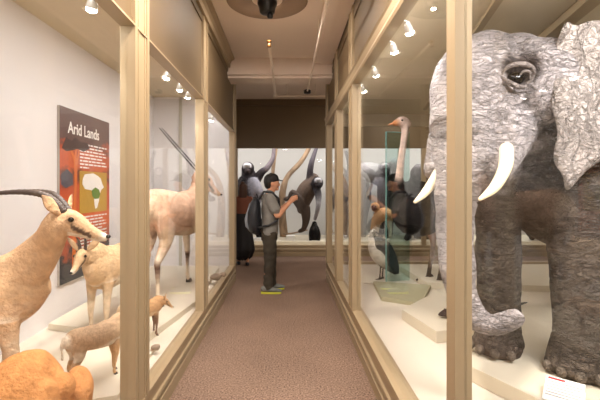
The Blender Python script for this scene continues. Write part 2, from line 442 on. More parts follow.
# right case
rc = thing('display_case', 'large glass display case holding the elephant and ostrich, right of the corridor', 'display case', (3.5, 3, 0))
ZT2, ZB2 = 2.57, .32
post(rc, XR, .72, 1.557, 1.64, ZB2, PT-.04, -1)
for y0, y1 in ((3.96, 4.20), (5.22, 5.44), (6.48, 6.7)): post(rc, XR, .73, y0, y1, ZB2, PT-.04, -1)
post(rc, XR, .73, -1.2, -1.0, ZB2, PT-.04, -1)
for y0, y1 in ((-2.6, -1.2), (-1.0, 1.557), (1.64, 3.96), (4.20, 5.22), (5.44, 6.48)):
    MB().box(.69, .70, y0, y1, ZB2, ZT2).build('glass_pane', M['glass'], rc, True)
for x0, x1 in ((.73, 2.6), (2.68, 5.2)):
    MB().box(x0, x1, 6.62, 6.63, ZB2, ZT2).build('glass_pane', M['glass'], rc, True)
MB().box(2.6, 2.68, 6.55, 6.7, ZB2, ZT2).build('post', M['paint'], rc, True)
MB().profile([(.76, 0), (XR, 0), (XR, .06), (XR-.004, .10), (XR+.016, .115), (XR+.016, .14), (XR-.008, .155), (XR-.008, .19), (XR+.006, .20), (XR+.006, .27), (XR-.006, .285), (XR-.006, ZB2), (.68, ZB2+.008), (.73, ZB2+.008), (.76, ZB2)], 'y', -2.6, 6.7).build('plinth', M['paint'], rc, True)
MB().box(.70, 5.2, 6.6, 6.7, 0, ZB2).build('end_plinth', M['paint'], rc, True)
fa = MB().box(XR+.014, .70, -2.6, 6.7, ZT2+.1, 3.40)
fa.box(XR+.004, .695, -2.6, 6.69, 3.22, 3.30)
fa.build('fascia', M['paint_dim'], rc, True)
MB().profile([(XR-.012, ZT2), (XR-.02, ZT2+.02), (XR-.012, ZT2+.05), (XR-.02, ZT2+.10), (XR-.03, ZT2+.115), (XR-.012, ZT2+.13), (.72, ZT2+.13), (.72, ZT2)], 'y', -2.6, 6.7).build('top_rail', M['paint'], rc, True)
MB().box(.70, 5.2, 6.58, 6.7, ZT2, 3.54).build('end_fascia', M['paint'], rc, True)
MB().box(.73, 5.2, 6.54, 6.58, ZT2-.02, ZT2+.06).build('end_rail', M['paint'], rc, True)
MB().box(.76, 5.2, -2.6, 6.6, .2, .28).build('case_floor', M['casefloor'], rc, True)
MB().box(.70, 5.2, -2.6, 6.58, 2.76, 2.82).build('case_ceiling', M['caseceil'], rc, True)
MB().box(5.2, 5.3, -2.6, 6.7, 0, 3.44).build('back_panel', M['caseceil'], rc, True)
MB().box(1.3, 2.2, .8, 1.6, 2.742, 2.758).build('added_panel_housing', M['lampmetal'], rc, True)  # unseen housing made up for the added panel
R = Matrix.Rotation(math.radians(-12), 3, 'Z')
MB().box(1.55, 1.60, 1.0, 6.2, 2.735, 2.76, R).build('ceiling_batten', M['paint'], rc, True)
MB().box(2.1, 2.2, 1.0, 6.2, 2.70, 2.76, R).build('ceiling_batten', M['paint'], rc, True)

# far case across the end
fc = thing('display_case', 'wide glass display case of apes with a brown header, across the end of the corridor', 'display case', (2, 9.6, 0))
ZF = 2.44
MB().box(-3.1, 7.4, 9.06, 9.12, ZF, 3.54).box(-3.1, 7.4, 9.03, 9.12, ZF, ZF+.05).box(-3.1, 7.4, 9.0, 9.12, 3.40, 3.54).build('header', M['paint_dim'], fc, True)
MB().profile([(9.12, 0), (9.02, 0), (9.02, .07), (9.04, .085), (9.04, .12), (9.02, .13), (9.02, .16), (9.045, .18), (9.045, .24), (9.12, .25)], 'x', -3.1, 7.4).build('plinth', M['paint'], fc, True)
xs = [-3.05, -1.22, .92, 3.05, 5.2, 7.3]
for x in xs: MB().box(x, x+.10, 9.04, 9.12, .25, ZF).build('post', M['paint'], fc, True)
for a, b in zip(xs[:-1], xs[1:]): MB().box(a+.1, b, 9.08, 9.09, .25, ZF).build('glass_pane', M['glass'], fc, True)
MB().box(-3.1, 7.4, 9.12, 10.7, .14, .22).build('case_floor', M['casefloor'], fc, True)
MB().box(-3.1, 7.4, 10.7, 10.8, 0, 3.54).build('back_panel', mat('far_case_white', (196, 194, 190), .8), fc, True)
MB().box(-3.1, 7.4, 9.12, 10.7, 3.2, 3.25).build('case_ceiling', M['white'], fc, True)
MB().box(-3.0, 7.0, 9.2, 9.4, 3.12, 3.18).build('added_strip_housing', M['lampmetal'], fc, True)  # dresses the added strip hidden behind the header

# low platforms inside the cases
def plat(poly, z0, z1, label, m='platform', name='platform'):
    return tag(MB().prism(poly, z0, z1).build(name, M[m], None, bevel=.004), label, 'platform')
plat([(-1.15, 3.30), (-.99, 4.30), (-1.05, 6.2), (-2.15, 6.2), (-2.15, 3.6)], .262, .32, 'cream low platform under the oryx in the antelope case')
plat([(-1.02, 2.42), (-1.03, 3.18), (-1.5, 3.28), (-1.9, 2.9), (-1.35, 2.3)], .262, .29, 'thin white platform under the small spotted fawn beside the glass', 'platform')
plat([(1.17, 2.66), (1.50, 1.95), (4.9, 1.95), (4.9, 4.6), (2.2, 3.9), (1.40, 3.06)], .282, .38, 'cream low platform under the elephant')
plat([(1.10, 3.83), (1.21, 3.24), (1.75, 3.42), (2.5, 4.3), (1.9, 4.75)], .282, .38, 'cream low platform behind the elephant platform, carrying the dark lizard')
plat([(1.75, 5.0), (3.4, 4.8), (4.9, 5.0), (4.9, 6.2), (1.7, 6.2)], .282, .36, 'long cream platform at the far end of the elephant case')
plat([(1.05, 4.45), (1.42, 4.22), (1.80, 5.0), (1.12, 5.20)], .282, .33, 'pale olive slab platform at the foot of the green glass pane', 'platform_green')
plat([(1.0, 5.25), (1.40, 5.22), (1.44, 5.62), (1.04, 5.65)], .282, .30, 'small thin cream platform under the grey and white bird')
plat([(-1.9, 9.3), (6.9, 9.3), (6.9, 10.6), (-1.9, 10.6)], .222, .30, 'long white platform on the floor of the ape case')

# green glass partition standing inside the right case
gp = thing('glass_partition', 'upright pane of greenish glass behind the ostrich neck', 'glass panel', (1.27, 5.15, .28))
def slanted(y0, y1, w0, w1, z0, z1, m, name):
    a = Vector((1.27, 5.15, 0)); d = Vector((.50, .12, 0)).normalized(); n = Vector((d.y, -d.x, 0))
    mb = MB()
    A, B = a+d*w0, a+d*w1
    poly = [(A+n*y0)[:2], (B+n*y0)[:2], (B+n*y1)[:2], (A+n*y1)[:2]]
    return mb.prism(poly, z0, z1).build(name, m, gp, True)
slanted(-.006, .006, .012, .34, .335, 2.26, M['teal'], 'pane')
slanted(-.009, .009, .0, .012, .335, 2.26, M['tealedge'], 'polished_edge')
slanted(-.008, .008, 0, .34, 2.26, 2.268, M['tealedge'], 'top_edge')

# spot lamps on the inside of the fascias
def lamp(loc, to, label, power, group, fasc):
    d = (Vector(to)-Vector(loc)).normalized(); q = d.to_track_quat('-Z', 'Y').to_matrix().to_4x4()
    root = thing('spot_lamp', label, 'light', loc, group=group)
    def mk(name, prof, mt):
        mb = MB().lathe((0, 0, 0), prof, 20)
        bmesh.ops.transform(mb.bm, matrix=q, verts=mb.bm.verts)
        return mb.build(name, mt, root, False, True)
    mk('lamp_housing', [(.012, .05), (.020, .04), (.028, .0), (.028, -.010), (.025, -.010), (.025, -.004)], M['lampmetal'])
    mk('bulb', [(.025, -.003), (.027, -.014), (.023, -.026), (.010, -.032)], M['bulb'])
    MB().tube([(0, 0, .05), (fasc, 0, .09)], .007).build('bracket', M['lampmetal'], root)
    sp = spot('lamp_light', Vector(loc)+d*.03, to, power, 85, .03, CASE)
    return root
for i, (y, tx, tz) in enumerate(((2.05, (-1.45, 2.5, .9), 2.49), (3.33, (-1.7, 3.5, .8), 2.49), (3.73, (-1.3, 4.6, .9), 2.49), (4.04, (-1.5, 5.2, 1.1), 2.49), (5.3, (-1.7, 5.9, .6), 2.47))):
    lamp((-1.0, y, tz-.02), tx, ['round spot lamp at the ceiling corner above the long-horned gazelle', 'largest spot lamp in the row of three above the oryx', 'middle spot lamp in the row of three above the oryx', 'third spot lamp in the row above the oryx, partly behind the post', 'small spot lamp beyond the second post in the antelope case'][i], 14, 'spot lamps in the antelope case', .065)
for i, (y, tx) in enumerate(((2.54, (1.2, 2.9, 1.6)), (2.90, (1.5, 3.9, .6)), (3.50, (1.6, 4.9, 1.2)), (4.08, (1.9, 5.6, 1.4)))):
    lamp((.775, y, 2.54), tx, ['brightest and topmost spot lamp in the row beside the elephant', 'second spot lamp from the top in the row beside the elephant', 'third spot lamp down in the row beside the elephant', 'lowest-looking and smallest spot lamp in the row beside the elephant'][i], 16, 'spot lamps in the elephant case', -.09)
# ---------------------------------------------------------------- antelopes
def mixc(a, b, t): return tuple(x+(y-x)*t for x, y in zip(a, b))
def antelope(name, label, loc, rz, s, coat, belly, leg, head_base, head_dir, head_len=.21, horns=None, neck_r=(.085, .055), dark=None,
             face=None, group=None, horns_world=None, legmark=None, steps=(0, 0, 0, 0), neck_via=None, ear=.11, fat=1.0, legfat=1.0, horn_mat='horn'):
    """adult antelope, withers .85 m at s=1, facing local +X; head_base / head_dir in local metres"""
    r = thing(name, label, 'antelope', loc, rz, s, group)
    o = Org()
    o.loft([(-.50, 0, .74, .07*fat, .10), (-.42, 0, .73, .125*fat, .15), (-.25, 0, .70, .145*fat, .17), (-.02, 0, .665, .155*fat, .185), (.16, 0, .665, .145*fat, .20), (.30, 0, .70, .115*fat, .175), (.38, 0, .74, .08*fat, .13)], coat, n=20)
    hb = Vector(head_base); hd = Vector(head_dir).normalized()
    via = Vector(neck_via) if neck_via else (Vector((.36, 0, .80))+hb)/2+Vector((.03, 0, -.015))
    o.loft([(.26, 0, .74, .10, .14), (.35, 0, .80, neck_r[0], .125), (via.x, via.y, via.z, neck_r[0]*.72, neck_r[0]*.95), (hb.x-hd.x*.03, hb.y-hd.y*.03, hb.z-.03, neck_r[1], neck_r[1]*1.15), (hb.x+hd.x*.03, hb.y+hd.y*.03, hb.z, neck_r[1]*.8, neck_r[1]*.8)], coat)
    # head
    f = face or coat
    sidev = hd.cross(Vector((0, 0, 1))).normalized(); upv = sidev.cross(hd).normalized()
    k = head_len/.21
    def H(a, b, c): return tuple(hb+hd*(a*k)+sidev*(b*k)+upv*(c*k))
    o.loft([H(-.035, 0, -.005)+(.038*k, .045*k), H(.02, 0, .0)+(.047*k, .058*k), H(.07, 0, -.008)+(.043*k, .052*k), H(.12, 0, -.02)+(.028*k, .036*k), H(.17, 0, -.028)+(.022*k, .026*k), H(.20, 0, -.03)+(.018*k, .02*k, face or belly)], coat, up=upv, n=18)
    for b in (-1, 1):
        o.ell(H(.055, b*.034, .020), (.016*k, .016*k, .014*k), mixc(coat, (60, 40, 30), .35), n=10, m=6)
    # legs
    L = []
    for i, (x, sg, hind) in enumerate(((.27, 1, 0), (.27, -1, 0), (-.40, 1, 1), (-.40, -1, 1))):
        st = steps[i]; y = sg*.075; q = legfat
        lc = legmark or leg
        if not hind:
            o.loft([(x-.02, y*.9, .68, .05, .10, coat), (x, y, .56, .045*q, .07, coat), (x+.01+st*.2, y, .44, .034*q, .042*q, leg), (x+.02+st*.45, y, .31, .027*q, .03*q, leg), (x+.02+st*.6, y, .27, .022*q, .024*q, lc), (x+.01+st*.8, y, .15, .015*q, .017*q, leg), (x+.01+st, y, .065, .019*q, .021*q, leg), (x+.03+st, y, .03, .017*q, .02*q, leg)], n=12, up=(1, 0, 0))
            hx = x+.04+st
        else:
            o.loft([(x+.02, y*.9, .70, .075, .13, coat), (x+.05+st*.2, y, .57, .062*q, .11, coat), (x+.04+st*.3, y, .46, .042*q, .062*q, coat), (x-.05+st*.6, y, .345, .024*q, .034*q, leg), (x-.055+st*.65, y, .30, .021*q, .026*q, lc), (x-.04+st*.85, y, .17, .015*q, .018*q, leg), (x-.03+st, y, .065, .019*q, .021*q, leg), (x-.01+st, y, .03, .017*q, .02*q, leg)], n=12, up=(1, 0, 0))
            hx = x+.0+st
        L.append((hx, y))
    o.loft([(-.53, 0, .80, .02, .02), (-.58, 0, .72, .022, .022), (-.575, 0, .62, .014, .014, dark or coat), (-.57, 0, .52, .018, .018, dark or coat)], coat, n=8)
    def paint(co, nn, c):
        x, y, z = co
        t = max(0, min(1, (.58-z+.04*math.sin(x*9))/.05)) if (.33 < x+.0 or x < .34) and z > .44 and abs(x) < .46 else 0
        if t and not (abs(x-.27) < .07 and z < .56): c = list(mixc(c, belly, t*.9))
        if x < -.47 and z > .5: c = list(mixc(c, belly, min(1, (-.47-x)/.05)))
        v = Vector(co)-hb; a = v.dot(hd)/k; u = v.dot(upv)/k; q = abs(v.dot(sidev))/k
        if .05 < a < .26 and abs(u) < .09 and q < .07:
            if u < -.03-a*.06: c = list(mixc(c, belly, .8))
            if dark and .06 < a < .15 and q > .012 and abs(u+.012-(.08-a)*.35) < .010: c = list(mixc(c, dark, .75))
        return c
    body = o.build('body', M['fur'], r, voxel=.0095, smooth=3, paint=paint)
    for hx, y in L:
        MB().profile([(hx-.028, .0), (hx+.042, .0), (hx+.02, .035), (hx-.02, .042)], 'x', -1, 1) if 0 else None
        m = MB()
        for e in (-1, 1): m.box(hx-.026, hx+.030, y+e*.011-.0095, y+e*.011+.0095, 0, .036)
        for v in m.bm.verts:
            if v.co.z > .02: v.co.x = hx+(v.co.x-hx)*.6-.008
        m.build('hoof', M['hoof'], r, bevel=.003)
    for b in (-1, 1):
        MB_ = Org().ell(H(.058, b*.043, .021), (.0125*k, .010*k, .011*k), (10, 8, 8), n=12, m=8)
        MB_.build('eye', M['eye'], r, fuse=False)
        e0 = Vector(H(-.005, b*.040, .035)); ed = (sidev*b*.8+upv*.75-hd*.45).normalized(); L_ = ear*k
        E = Org().loft([tuple(e0)+(.010*k, .012*k), tuple(e0+ed*L_*.3)+(.024*k, .009*k), tuple(e0+ed*L_*.65)+(.026*k, .006*k), tuple(e0+ed*L_)+(.005*k, .003*k, mixc(coat, (60, 45, 38), .4))], coat, up=hd, n=12)
        E.build('ear', M['fur'], r, fuse=False)
    n0 = Vector(H(.215, 0, -.022)); Org().ell(n0, (.012*k, .012*k, .009*k), (20, 15, 14), n=10, m=6).build('nose', M['eye'], r, fuse=False)
    if horns or horns_world:
        for b in (-1, 1):
            pts = []
            if horns_world:
                inv = ROOTM[r].inverted()
                for p_, rr in horns_world[0 if b < 0 else 1]: pts.append(tuple(inv @ Vector(p_))+(rr/s, rr/s))
            else:
                for i, (a, q, u, rr) in enumerate(horns): pts.append(H(a, b*q, u)+(rr*k, rr*k))
            V, F, _ = loft(pts, n=12, sub=10, up=tuple(sidev))
            # rings along the horn
            m = MB(); n = 12
            nr = len(V)//n
            for j in range(nr):
                cc = sum((V[j*n+t] for t in range(n)), Vector())/n
                f = 1.10 if (j % 3 == 0 and j < nr*.8) else .96
                for t in range(n): V[j*n+t] = cc+(V[j*n+t]-cc)*f
            vs = [m.bm.verts.new(v) for v in V]
            for fc_ in F: m.bm.faces.new([vs[i] for i in fc_])
            m.build('horn', M[horn_mat], r, False, True)
    return r

TAN = (204, 166, 130); PALE = (218, 196, 168); CREAM = (236, 222, 202)
# 1. big long-horned gazelle, angled so that its rump is against the back wall
def horns_from(pts, k, pitch):
    c, n = math.cos(pitch), math.sin(pitch)
    return [((c*dx-n*dz)/k, q/k, (n*dx+c*dz)/k, r_/k) for dx, dz, q, r_ in pts]
antelope('gazelle', 'large tan gazelle with long swept-back ridged horns, looking right in front of the wall sign', (-1.76, 2.03, .26), math.radians(28), 1.04,
         TAN, CREAM, PALE, (.525, -.175, 1.065), (.87, -.47, -.24), .24,
         horns=horns_from([(.02, .045, .022, .020), (-.01, .085, .026, .019), (-.05, .122, .034, .018), (-.10, .143, .045, .016), (-.18, .152, .058, .013), (-.28, .150, .066, .010), (-.38, .152, .066, .007), (-.42, .140, .06, .005), (-.425, .125, .055, .003)], 1.143, .27),
         neck_r=(.10, .066), dark=(74, 56, 48), neck_via=(.45, -.07, .93), fat=.95, legfat=1.0, steps=(-.05, .05, 0, 0))
# 2. gazelle looking towards the viewer
antelope('gazelle', 'pale short-horned gazelle facing the viewer, standing behind the fawns', (-1.50, 3.52, .26), math.radians(-97), .92,
         (206, 172, 134), CREAM, PALE, (.50, .0, .84), (.90, .10, -.42), .22,
         horns=[(-.0, .02, .04, .013), (-.015, .024, .08, .011), (-.02, .028, .12, .008), (-.01, .03, .15, .004)], neck_r=(.075, .045), dark=(60, 46, 40), ear=.13)
# 3. fawns
antelope('gazelle_fawn', 'small pale fawn walking away along the glass, its head hidden by the near post', (-1.23, 2.61, .29), math.radians(62), .43,
         (206, 174, 142), CREAM, (206, 164, 118), (.55, -.02, .92), (.85, -.25, -.35), .22, neck_r=(.08, .055), ear=.12, steps=(.05, -.06, .06, -.06), legfat=1.2, fat=1.15)
antelope('gazelle_fawn', 'tiny tan fawn with dark ears low on the platform just beyond the near post', (-1.20, 3.34, .29), math.radians(40), .36,
         (204, 160, 116), (224, 196, 160), (120, 88, 66), (.46, -.10, .80), (.75, -.5, -.55), .26, neck_r=(.10, .07), ear=.12, fat=1.2, dark=(60, 46, 40), legfat=1.3)
# 4. lying tawny antelope at the bottom left
def lying():
    r = thing('lying_antelope', 'orange-brown antelope lying down at the very bottom left, seen from its rounded rump', 'antelope', (-1.25, 1.95, .26))
    o = Org(); c = (198, 138, 86)
    o.loft([(-1.06, 1.98, .56, .06, .07), (-1.10, 1.97, .55, .15, .18), (-1.19, 1.93, .53, .18, .225), (-1.32, 1.86, .455, .18, .18), (-1.50, 1.76, .40, .16, .15), (-1.70, 1.66, .46, .13, .16), (-1.80, 1.62, .50, .09, .12)], c, n=22)
    o.loft([(-1.07, 1.86, .60, .045, .06), (-1.09, 1.83, .50, .065, .10), (-1.13, 1.80, .40, .06, .11), (-1.22, 1.76, .33, .04, .07)], c)   # folded thigh
    o.loft([(-1.20, 1.74, .31, .04, .045), (-1.04, 1.73, .30, .032, .035), (-1.22, 1.70, .29, .018, .02), (-1.34, 1.69, .285, .016, .018)], (190, 146, 106))
    o.loft([(-1.05, 2.12, .5, .07, .12), (-1.1, 2.17, .36, .06, .09), (-1.25, 2.2, .30, .03, .035)], c)
    o.loft([(-1.76, 1.64, .53, .09, .12), (-1.86, 1.62, .66, .06, .09), (-1.92, 1.58, .78, .05, .06), (-1.91, 1.54, .84, .045, .05)], c)
    o.loft([(-1.91, 1.56, .85, .04, .045), (-1.86, 1.47, .82, .04, .045), (-1.80, 1.38, .77, .022, .026), (-1.78, 1.34, .75, .015, .018)], c)
    o.loft([(-1.68, 1.60, .40, .05, .08), (-1.58, 1.54, .30, .03, .035), (-1.76, 1.52, .285, .02, .022)], c)
    for v in o.V: v.x -= .05
    o.build('body', M['fur'], r, voxel=.011, smooth=4, world=True)
    for sx in (-.035, .035):
        e = Vector((-1.96, 1.56, .88)); E = Org().loft([(e.x+sx, e.y, e.z, .01, .01), (e.x+sx*2.2, e.y+.02, e.z+.05, .022, .008), (e.x+sx*3, e.y+.03, e.z+.11, .004, .003)], c, up=(0, 1, 0), n=10)
        E.build('ear', M['fur'], r, fuse=False, world=True)
lying()
# 5. oryx
antelope('oryx', 'tall pinkish-tan oryx with one long straight black horn visible, looking right past the post', (-1.27, 4.72, .322), math.radians(78), 1.38,
         (212, 172, 146), (206, 178, 150), (232, 214, 190), (.40, -.02, .98), (.41, -.71, -.57), .24,
         horns_world=[[(W(200, 175, 5.15), .011), (W(187, 160, 5.08), .009), (W(173, 144, 5.0), .009), (W(159.5, 128, 4.95), .005)], [(W(203, 175, 5.28), .011), (W(190, 160, 5.28), .009), (W(176, 144, 5.28), .009), (W(162, 128, 5.28), .005)]], neck_r=(.10, .07), dark=(40, 30, 28), legmark=(92, 66, 54), neck_via=(.41, .0, .90), horn_mat='horn_dark', ear=.13, fat=1.05, steps=(.03, -.02, .02, -.05))

# small stones and a crouching lizard-sized rodent beyond the second post
for i, (px, py, d, s_, lb) in enumerate(((216, 283, 5.3, .06, 'larger reddish stone on the case floor beyond the second post'), (223, 279, 5.5, .04, 'smaller grey stone beside the reddish stone beyond the second post'), (156, 349, 3.08, .03, 'tiny dark stone near the front of the antelope platform'))):
    p = W(px, py, d)
    o = Org(); rnd = random.Random(i)
    o.ell((0, 0, s_*.55), (s_*1.2, s_, s_*.75), (150, 118, 98) if i == 0 else (110, 100, 92), n=14, m=9)
    b = o.build('stone', M['rock'], None, fuse=False, disp=lambda c, n, s_=s_: mnoise.noise(c*(1.2/s_))*s_*.3)
    b.location = (p.x, p.y, .33 if i < 2 else .298); tag(b, lb, 'stone')

# ---------------------------------------------------------------- elephant
GR = (172, 164, 164); GL = (90, 81, 74)  # GL is a darker hide tone, painting the shade on neck, body and legs
def elephant():
    r = thing('elephant', 'huge grey mounted elephant with curved ivory tusks and curled trunk in the right case', 'elephant', (1.9, 2.9, .38))
    F = Vector((-.75, -.66, 0)).normalized(); Lf = Vector((-F.y, F.x, 0)) * 1.0
    Lf = Vector((.66, -.75, 0)).normalized()
    C = Vector((1.37, 2.75, 0))
    def Q(f, l, z): return tuple(C+F*f+Lf*l+Vector((0, 0, z)))
    o = Org()
    # skull
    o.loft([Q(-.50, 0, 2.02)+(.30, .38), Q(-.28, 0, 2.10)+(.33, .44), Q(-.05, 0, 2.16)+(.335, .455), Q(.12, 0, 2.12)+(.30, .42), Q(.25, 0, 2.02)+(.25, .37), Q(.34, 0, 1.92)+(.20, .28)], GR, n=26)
    o.ell(Q(-.08, .15, 2.34), (.22, .22, .235), GR); o.ell(Q(-.08, -.15, 2.34), (.22, .22, .235), GR)
    o.ell(Q(.18, .0, 2.24), (.20, .20, .21), GR)
    o.ell((1.60, 2.455, 2.20), (.20, .17, .26), GR); o.ell((1.555, 2.54, 2.27), (.20, .19, .215), GR)
    # cheeks, jaw and tusk sockets
    for sg in (-1, 1):
        o.loft([Q(-.02, sg*.20, 2.0)+(.13, .17), Q(.14, sg*.215, 1.86)+(.12, .15), Q(.26, sg*.21, 1.73)+(.095, .11), Q(.32, sg*.21, 1.66)+(.075, .08)], GR)
    o.loft([Q(-.22, 0, 1.78)+(.24, .22), Q(-.02, 0, 1.66)+(.17, .15), Q(.14, 0, 1.60)+(.09, .08), Q(.20, 0, 1.57)+(.05, .05)], GR)
    # trunk
    o.loft([Q(.25, 0, 2.05)+(.23, .21), Q(.345, 0, 1.86)+(.20, .16), Q(.385, 0, 1.66)+(.158, .14), Q(.40, -.02, 1.46)+(.128, .12), Q(.40, -.03, 1.26)+(.112, .108), tuple(W(458, 268, 2.38))+(.10, .10), tuple(W(462, 295, 2.32))+(.085, .085), tuple(W(473, 315, 2.26))+(.073, .073), tuple(W(490, 325, 2.20))+(.056, .056), tuple(W(507, 321, 2.16))+(.052, .052), tuple(W(516, 317, 2.14))+(.050, .046)], GR, n=20, sub=5, up=tuple(F))
    o.loft([tuple(W(516, 314, 2.14))+(.04, .02), tuple(W(524, 320, 2.13))+(.018, .012)], GR, n=10)
    # neck and body
    B = Vector((1.66, 2.66, 0))
    def Bq(b, l, z): return tuple(B-F*b+Lf*l+Vector((0, 0, z)))
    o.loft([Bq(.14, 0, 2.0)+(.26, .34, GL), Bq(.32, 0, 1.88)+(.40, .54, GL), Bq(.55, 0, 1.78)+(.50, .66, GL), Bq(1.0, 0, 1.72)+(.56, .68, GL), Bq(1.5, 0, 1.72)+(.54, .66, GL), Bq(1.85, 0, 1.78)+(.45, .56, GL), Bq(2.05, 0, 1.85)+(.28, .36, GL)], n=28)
    def leg(fx, fy, top, k=1.0):
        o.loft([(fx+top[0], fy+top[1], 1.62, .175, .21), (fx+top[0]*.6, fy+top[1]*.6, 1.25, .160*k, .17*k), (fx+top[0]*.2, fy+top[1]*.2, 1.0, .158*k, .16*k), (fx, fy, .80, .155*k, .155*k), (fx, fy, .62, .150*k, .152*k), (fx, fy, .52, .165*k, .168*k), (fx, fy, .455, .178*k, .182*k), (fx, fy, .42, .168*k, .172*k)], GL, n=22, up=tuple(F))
        # toes
        for a in (-.9, -.45, 0, .45, .9):
            d = Matrix.Rotation(a, 3, 'Z') @ F
            o.ell((fx+d.x*.148*k, fy+d.y*.148*k, .445), (.05, .05, .048), (112, 100, 90), n=12, m=8)
    leg(1.83, 2.50, (.04, .10), 1.02)
    leg(1.50, 2.84, (.03, .06), .93)
    leg(3.15, 3.50, (0, 0)); leg(2.98, 3.98, (0, 0))
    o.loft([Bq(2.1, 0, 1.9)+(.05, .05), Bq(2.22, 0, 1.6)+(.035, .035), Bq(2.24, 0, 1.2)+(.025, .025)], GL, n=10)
    eye = Vector((1.395, 2.385, 2.27))
    def disp(co, nn):
        # hollow around the eye and sagging folds
        v = Vector(co); d = 0
        q = (v-eye); e = (q.length/.115)
        if e < 1.6 and nn.y < 0: d -= .040*math.exp(-e*e*1.6)
        d += mnoise.noise(Vector((v.x*5, v.y*5, v.z*7)))*.012
        s_ = abs(mnoise.noise(Vector((v.x*9+3, v.y*9, v.z*13))))
        d -= max(0, .10-s_)*.10
        return d
    def paint(co, nn, c):
        v = Vector(co); e = (v-eye).length/.10
        if e < 1.3: c = list(mixc((58, 49, 46), c, min(1, max(0, e-.5)/.8)))  # paints the shade of the eye hollow into the colour
        t = mnoise.noise(v*2.2)*.12
        return [max(0, x*(1+t)) for x in c]
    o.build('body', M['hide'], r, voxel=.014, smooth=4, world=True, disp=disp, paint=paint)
    # toenails
    for fx, fy in ((1.83, 2.50), (1.50, 2.84)):
        for a in (-.75, -.25, .25, .75):
            d = Matrix.Rotation(a, 3, 'Z') @ F
            Org().ell((fx+d.x*.196, fy+d.y*.196, .43), (.030, .030, .034), (128, 116, 104), n=12, m=8).build('toenail', M['hide'], r, fuse=False, world=True)
    # ears
    def ear(sg):
        base = Vector((1.555, 2.37, 0)) if sg > 0 else C+F*(-.10)-Lf*.30
        out = (Lf*sg*.62-F*.78).normalized()
        if sg > 0: out = Vector((.985, -.17, 0)).normalized()
        nrm = Vector((0, 0, 1)).cross(out).normalized()
        if nrm.y > 0: nrm = -nrm
        shape = [(.03, 2.42), (.06, 2.49), (.12, 2.47), (.24, 2.50), (.40, 2.46), (.52, 2.36), (.58, 2.18), (.56, 1.98), (.48, 1.84), (.36, 1.75), (.24, 1.69), (.14, 1.62), (.075, 1.535), (.05, 1.545), (.03, 1.62), (-.005, 1.70), (.015, 1.86), (-.01, 2.0), (-.01, 2.15), (.01, 2.3)]
        cx, cz = .27, 2.1
        m = MB(); K = 14; rows = []
        N_ = 4*len(shape)
        outl = []
        for i in range(len(shape)):
            for t in (0, .25, .5, .75):
                outl.append(cat(shape[i-1], shape[i], shape[(i+1) % len(shape)], shape[(i+2) % len(shape)], t))
        def pos(a, z, side):
            p = base+out*a+Vector((0, 0, z))
            wv = mnoise.noise(Vector((a*5, z*4, sg*3)))*.045+mnoise.noise(Vector((a*14, z*11, 5)))*.014
            dd = nrm*(wv+.06-.10*max(0, a-.1)**1.0)
            edge = 1
            return p+dd+nrm*(side*.014)
        for side in (1, -1):
            cen = m.bm.verts.new(pos(cx, cz, side)); prev = None; first = None
            rr = []
            for k in range(1, K+1):
                f = k/K
                rr.append([m.bm.verts.new(pos(cx+(x-cx)*f, cz+(z-cz)*f, side*(1 if k < K else .35))) for x, z in outl])
            for i in range(N_):
                m.bm.faces.new((cen, rr[0][i], rr[0][(i+1) % N_]))
                for k in range(K-1): m.bm.faces.new((rr[k][i], rr[k+1][i], rr[k+1][(i+1) % N_], rr[k][(i+1) % N_]))
            rows.append(rr[-1])
        for i in range(N_): m.bm.faces.new((rows[0][i], rows[0][(i+1) % N_], rows[1][(i+1) % N_], rows[1][i]))
        bmesh.ops.recalc_face_normals(m.bm, faces=m.bm.faces)
        me = bpy.data.meshes.new('ear'); m.bm.to_mesh(me); m.bm.free()
        at = me.color_attributes.new('Col', 'FLOAT_COLOR', 'POINT'); at.data.foreach_set('color', list(lin((168, 158, 152)))*len(me.vertices))
        link('ear', me, M['earhide'], r, True, True)
    ear(1); ear(-1)
    # tusks
    def tusk(a, b, mid):
        m = MB(); V, Fc, _ = loft([tuple(a)+(.037, .037), tuple((a+mid)/2+(mid-(a+b)/2)*.3)+(.036, .036), tuple(mid)+(.032, .032), tuple((mid+b)/2+(mid-(a+b)/2)*.3)+(.026, .026), tuple(b)+(.010, .010)], n=16, sub=6)
        vs = [m.bm.verts.new(v) for v in V]
        for f in Fc: m.bm.faces.new([vs[i] for i in f])
        m.build('tusk', M['ivory'], r, True, True)
    a = W(506.5, 149, 2.26); b = W(480, 199, 2.10); tusk(a, b, W(501, 177, 2.17))
    a = Vector((1.10, 2.74, 1.80)); b = W(415, 202, 2.46); tusk(a, b, W(434, 180, 2.60))
    # eye with heavy lids
    n_ = Vector((-.1, -.95, .05)); e0 = W(519, 77, 2.335)
    Org().ell(e0+Vector((0, .035, 0)), (.05, .04, .042), (20, 16, 15), n=16, m=10).build('eye', M['eye'], r, fuse=False, world=True)
    def lid(pts, rr):
        V, Fc, _ = loft([tuple(W(x, y, d))+(rr*k_, rr*k_) for x, y, d, k_ in pts], n=10, sub=5)
        me = bpy.data.meshes.new('eyelid'); me.from_pydata([tuple(v) for v in V], [], Fc)
        at = me.color_attributes.new('Col', 'FLOAT_COLOR', 'POINT'); at.data.foreach_set('color', list(lin((140, 130, 126)))*len(me.vertices))
        link('eyelid', me, M['hide'], r, True, True)
    lid([(502, 74, 2.36, .5), (508, 67, 2.335, 1), (517, 64, 2.32, 1.2), (528, 65, 2.325, 1.2), (534, 71, 2.34, 1), (532, 79, 2.35, .8), (526, 84, 2.35, .5)], .012)
    lid([(501, 77, 2.36, .6), (506, 80, 2.335, 1), (512, 84, 2.325, 1.4), (520, 87, 2.33, 1.3), (527, 86, 2.35, .7)], .011)
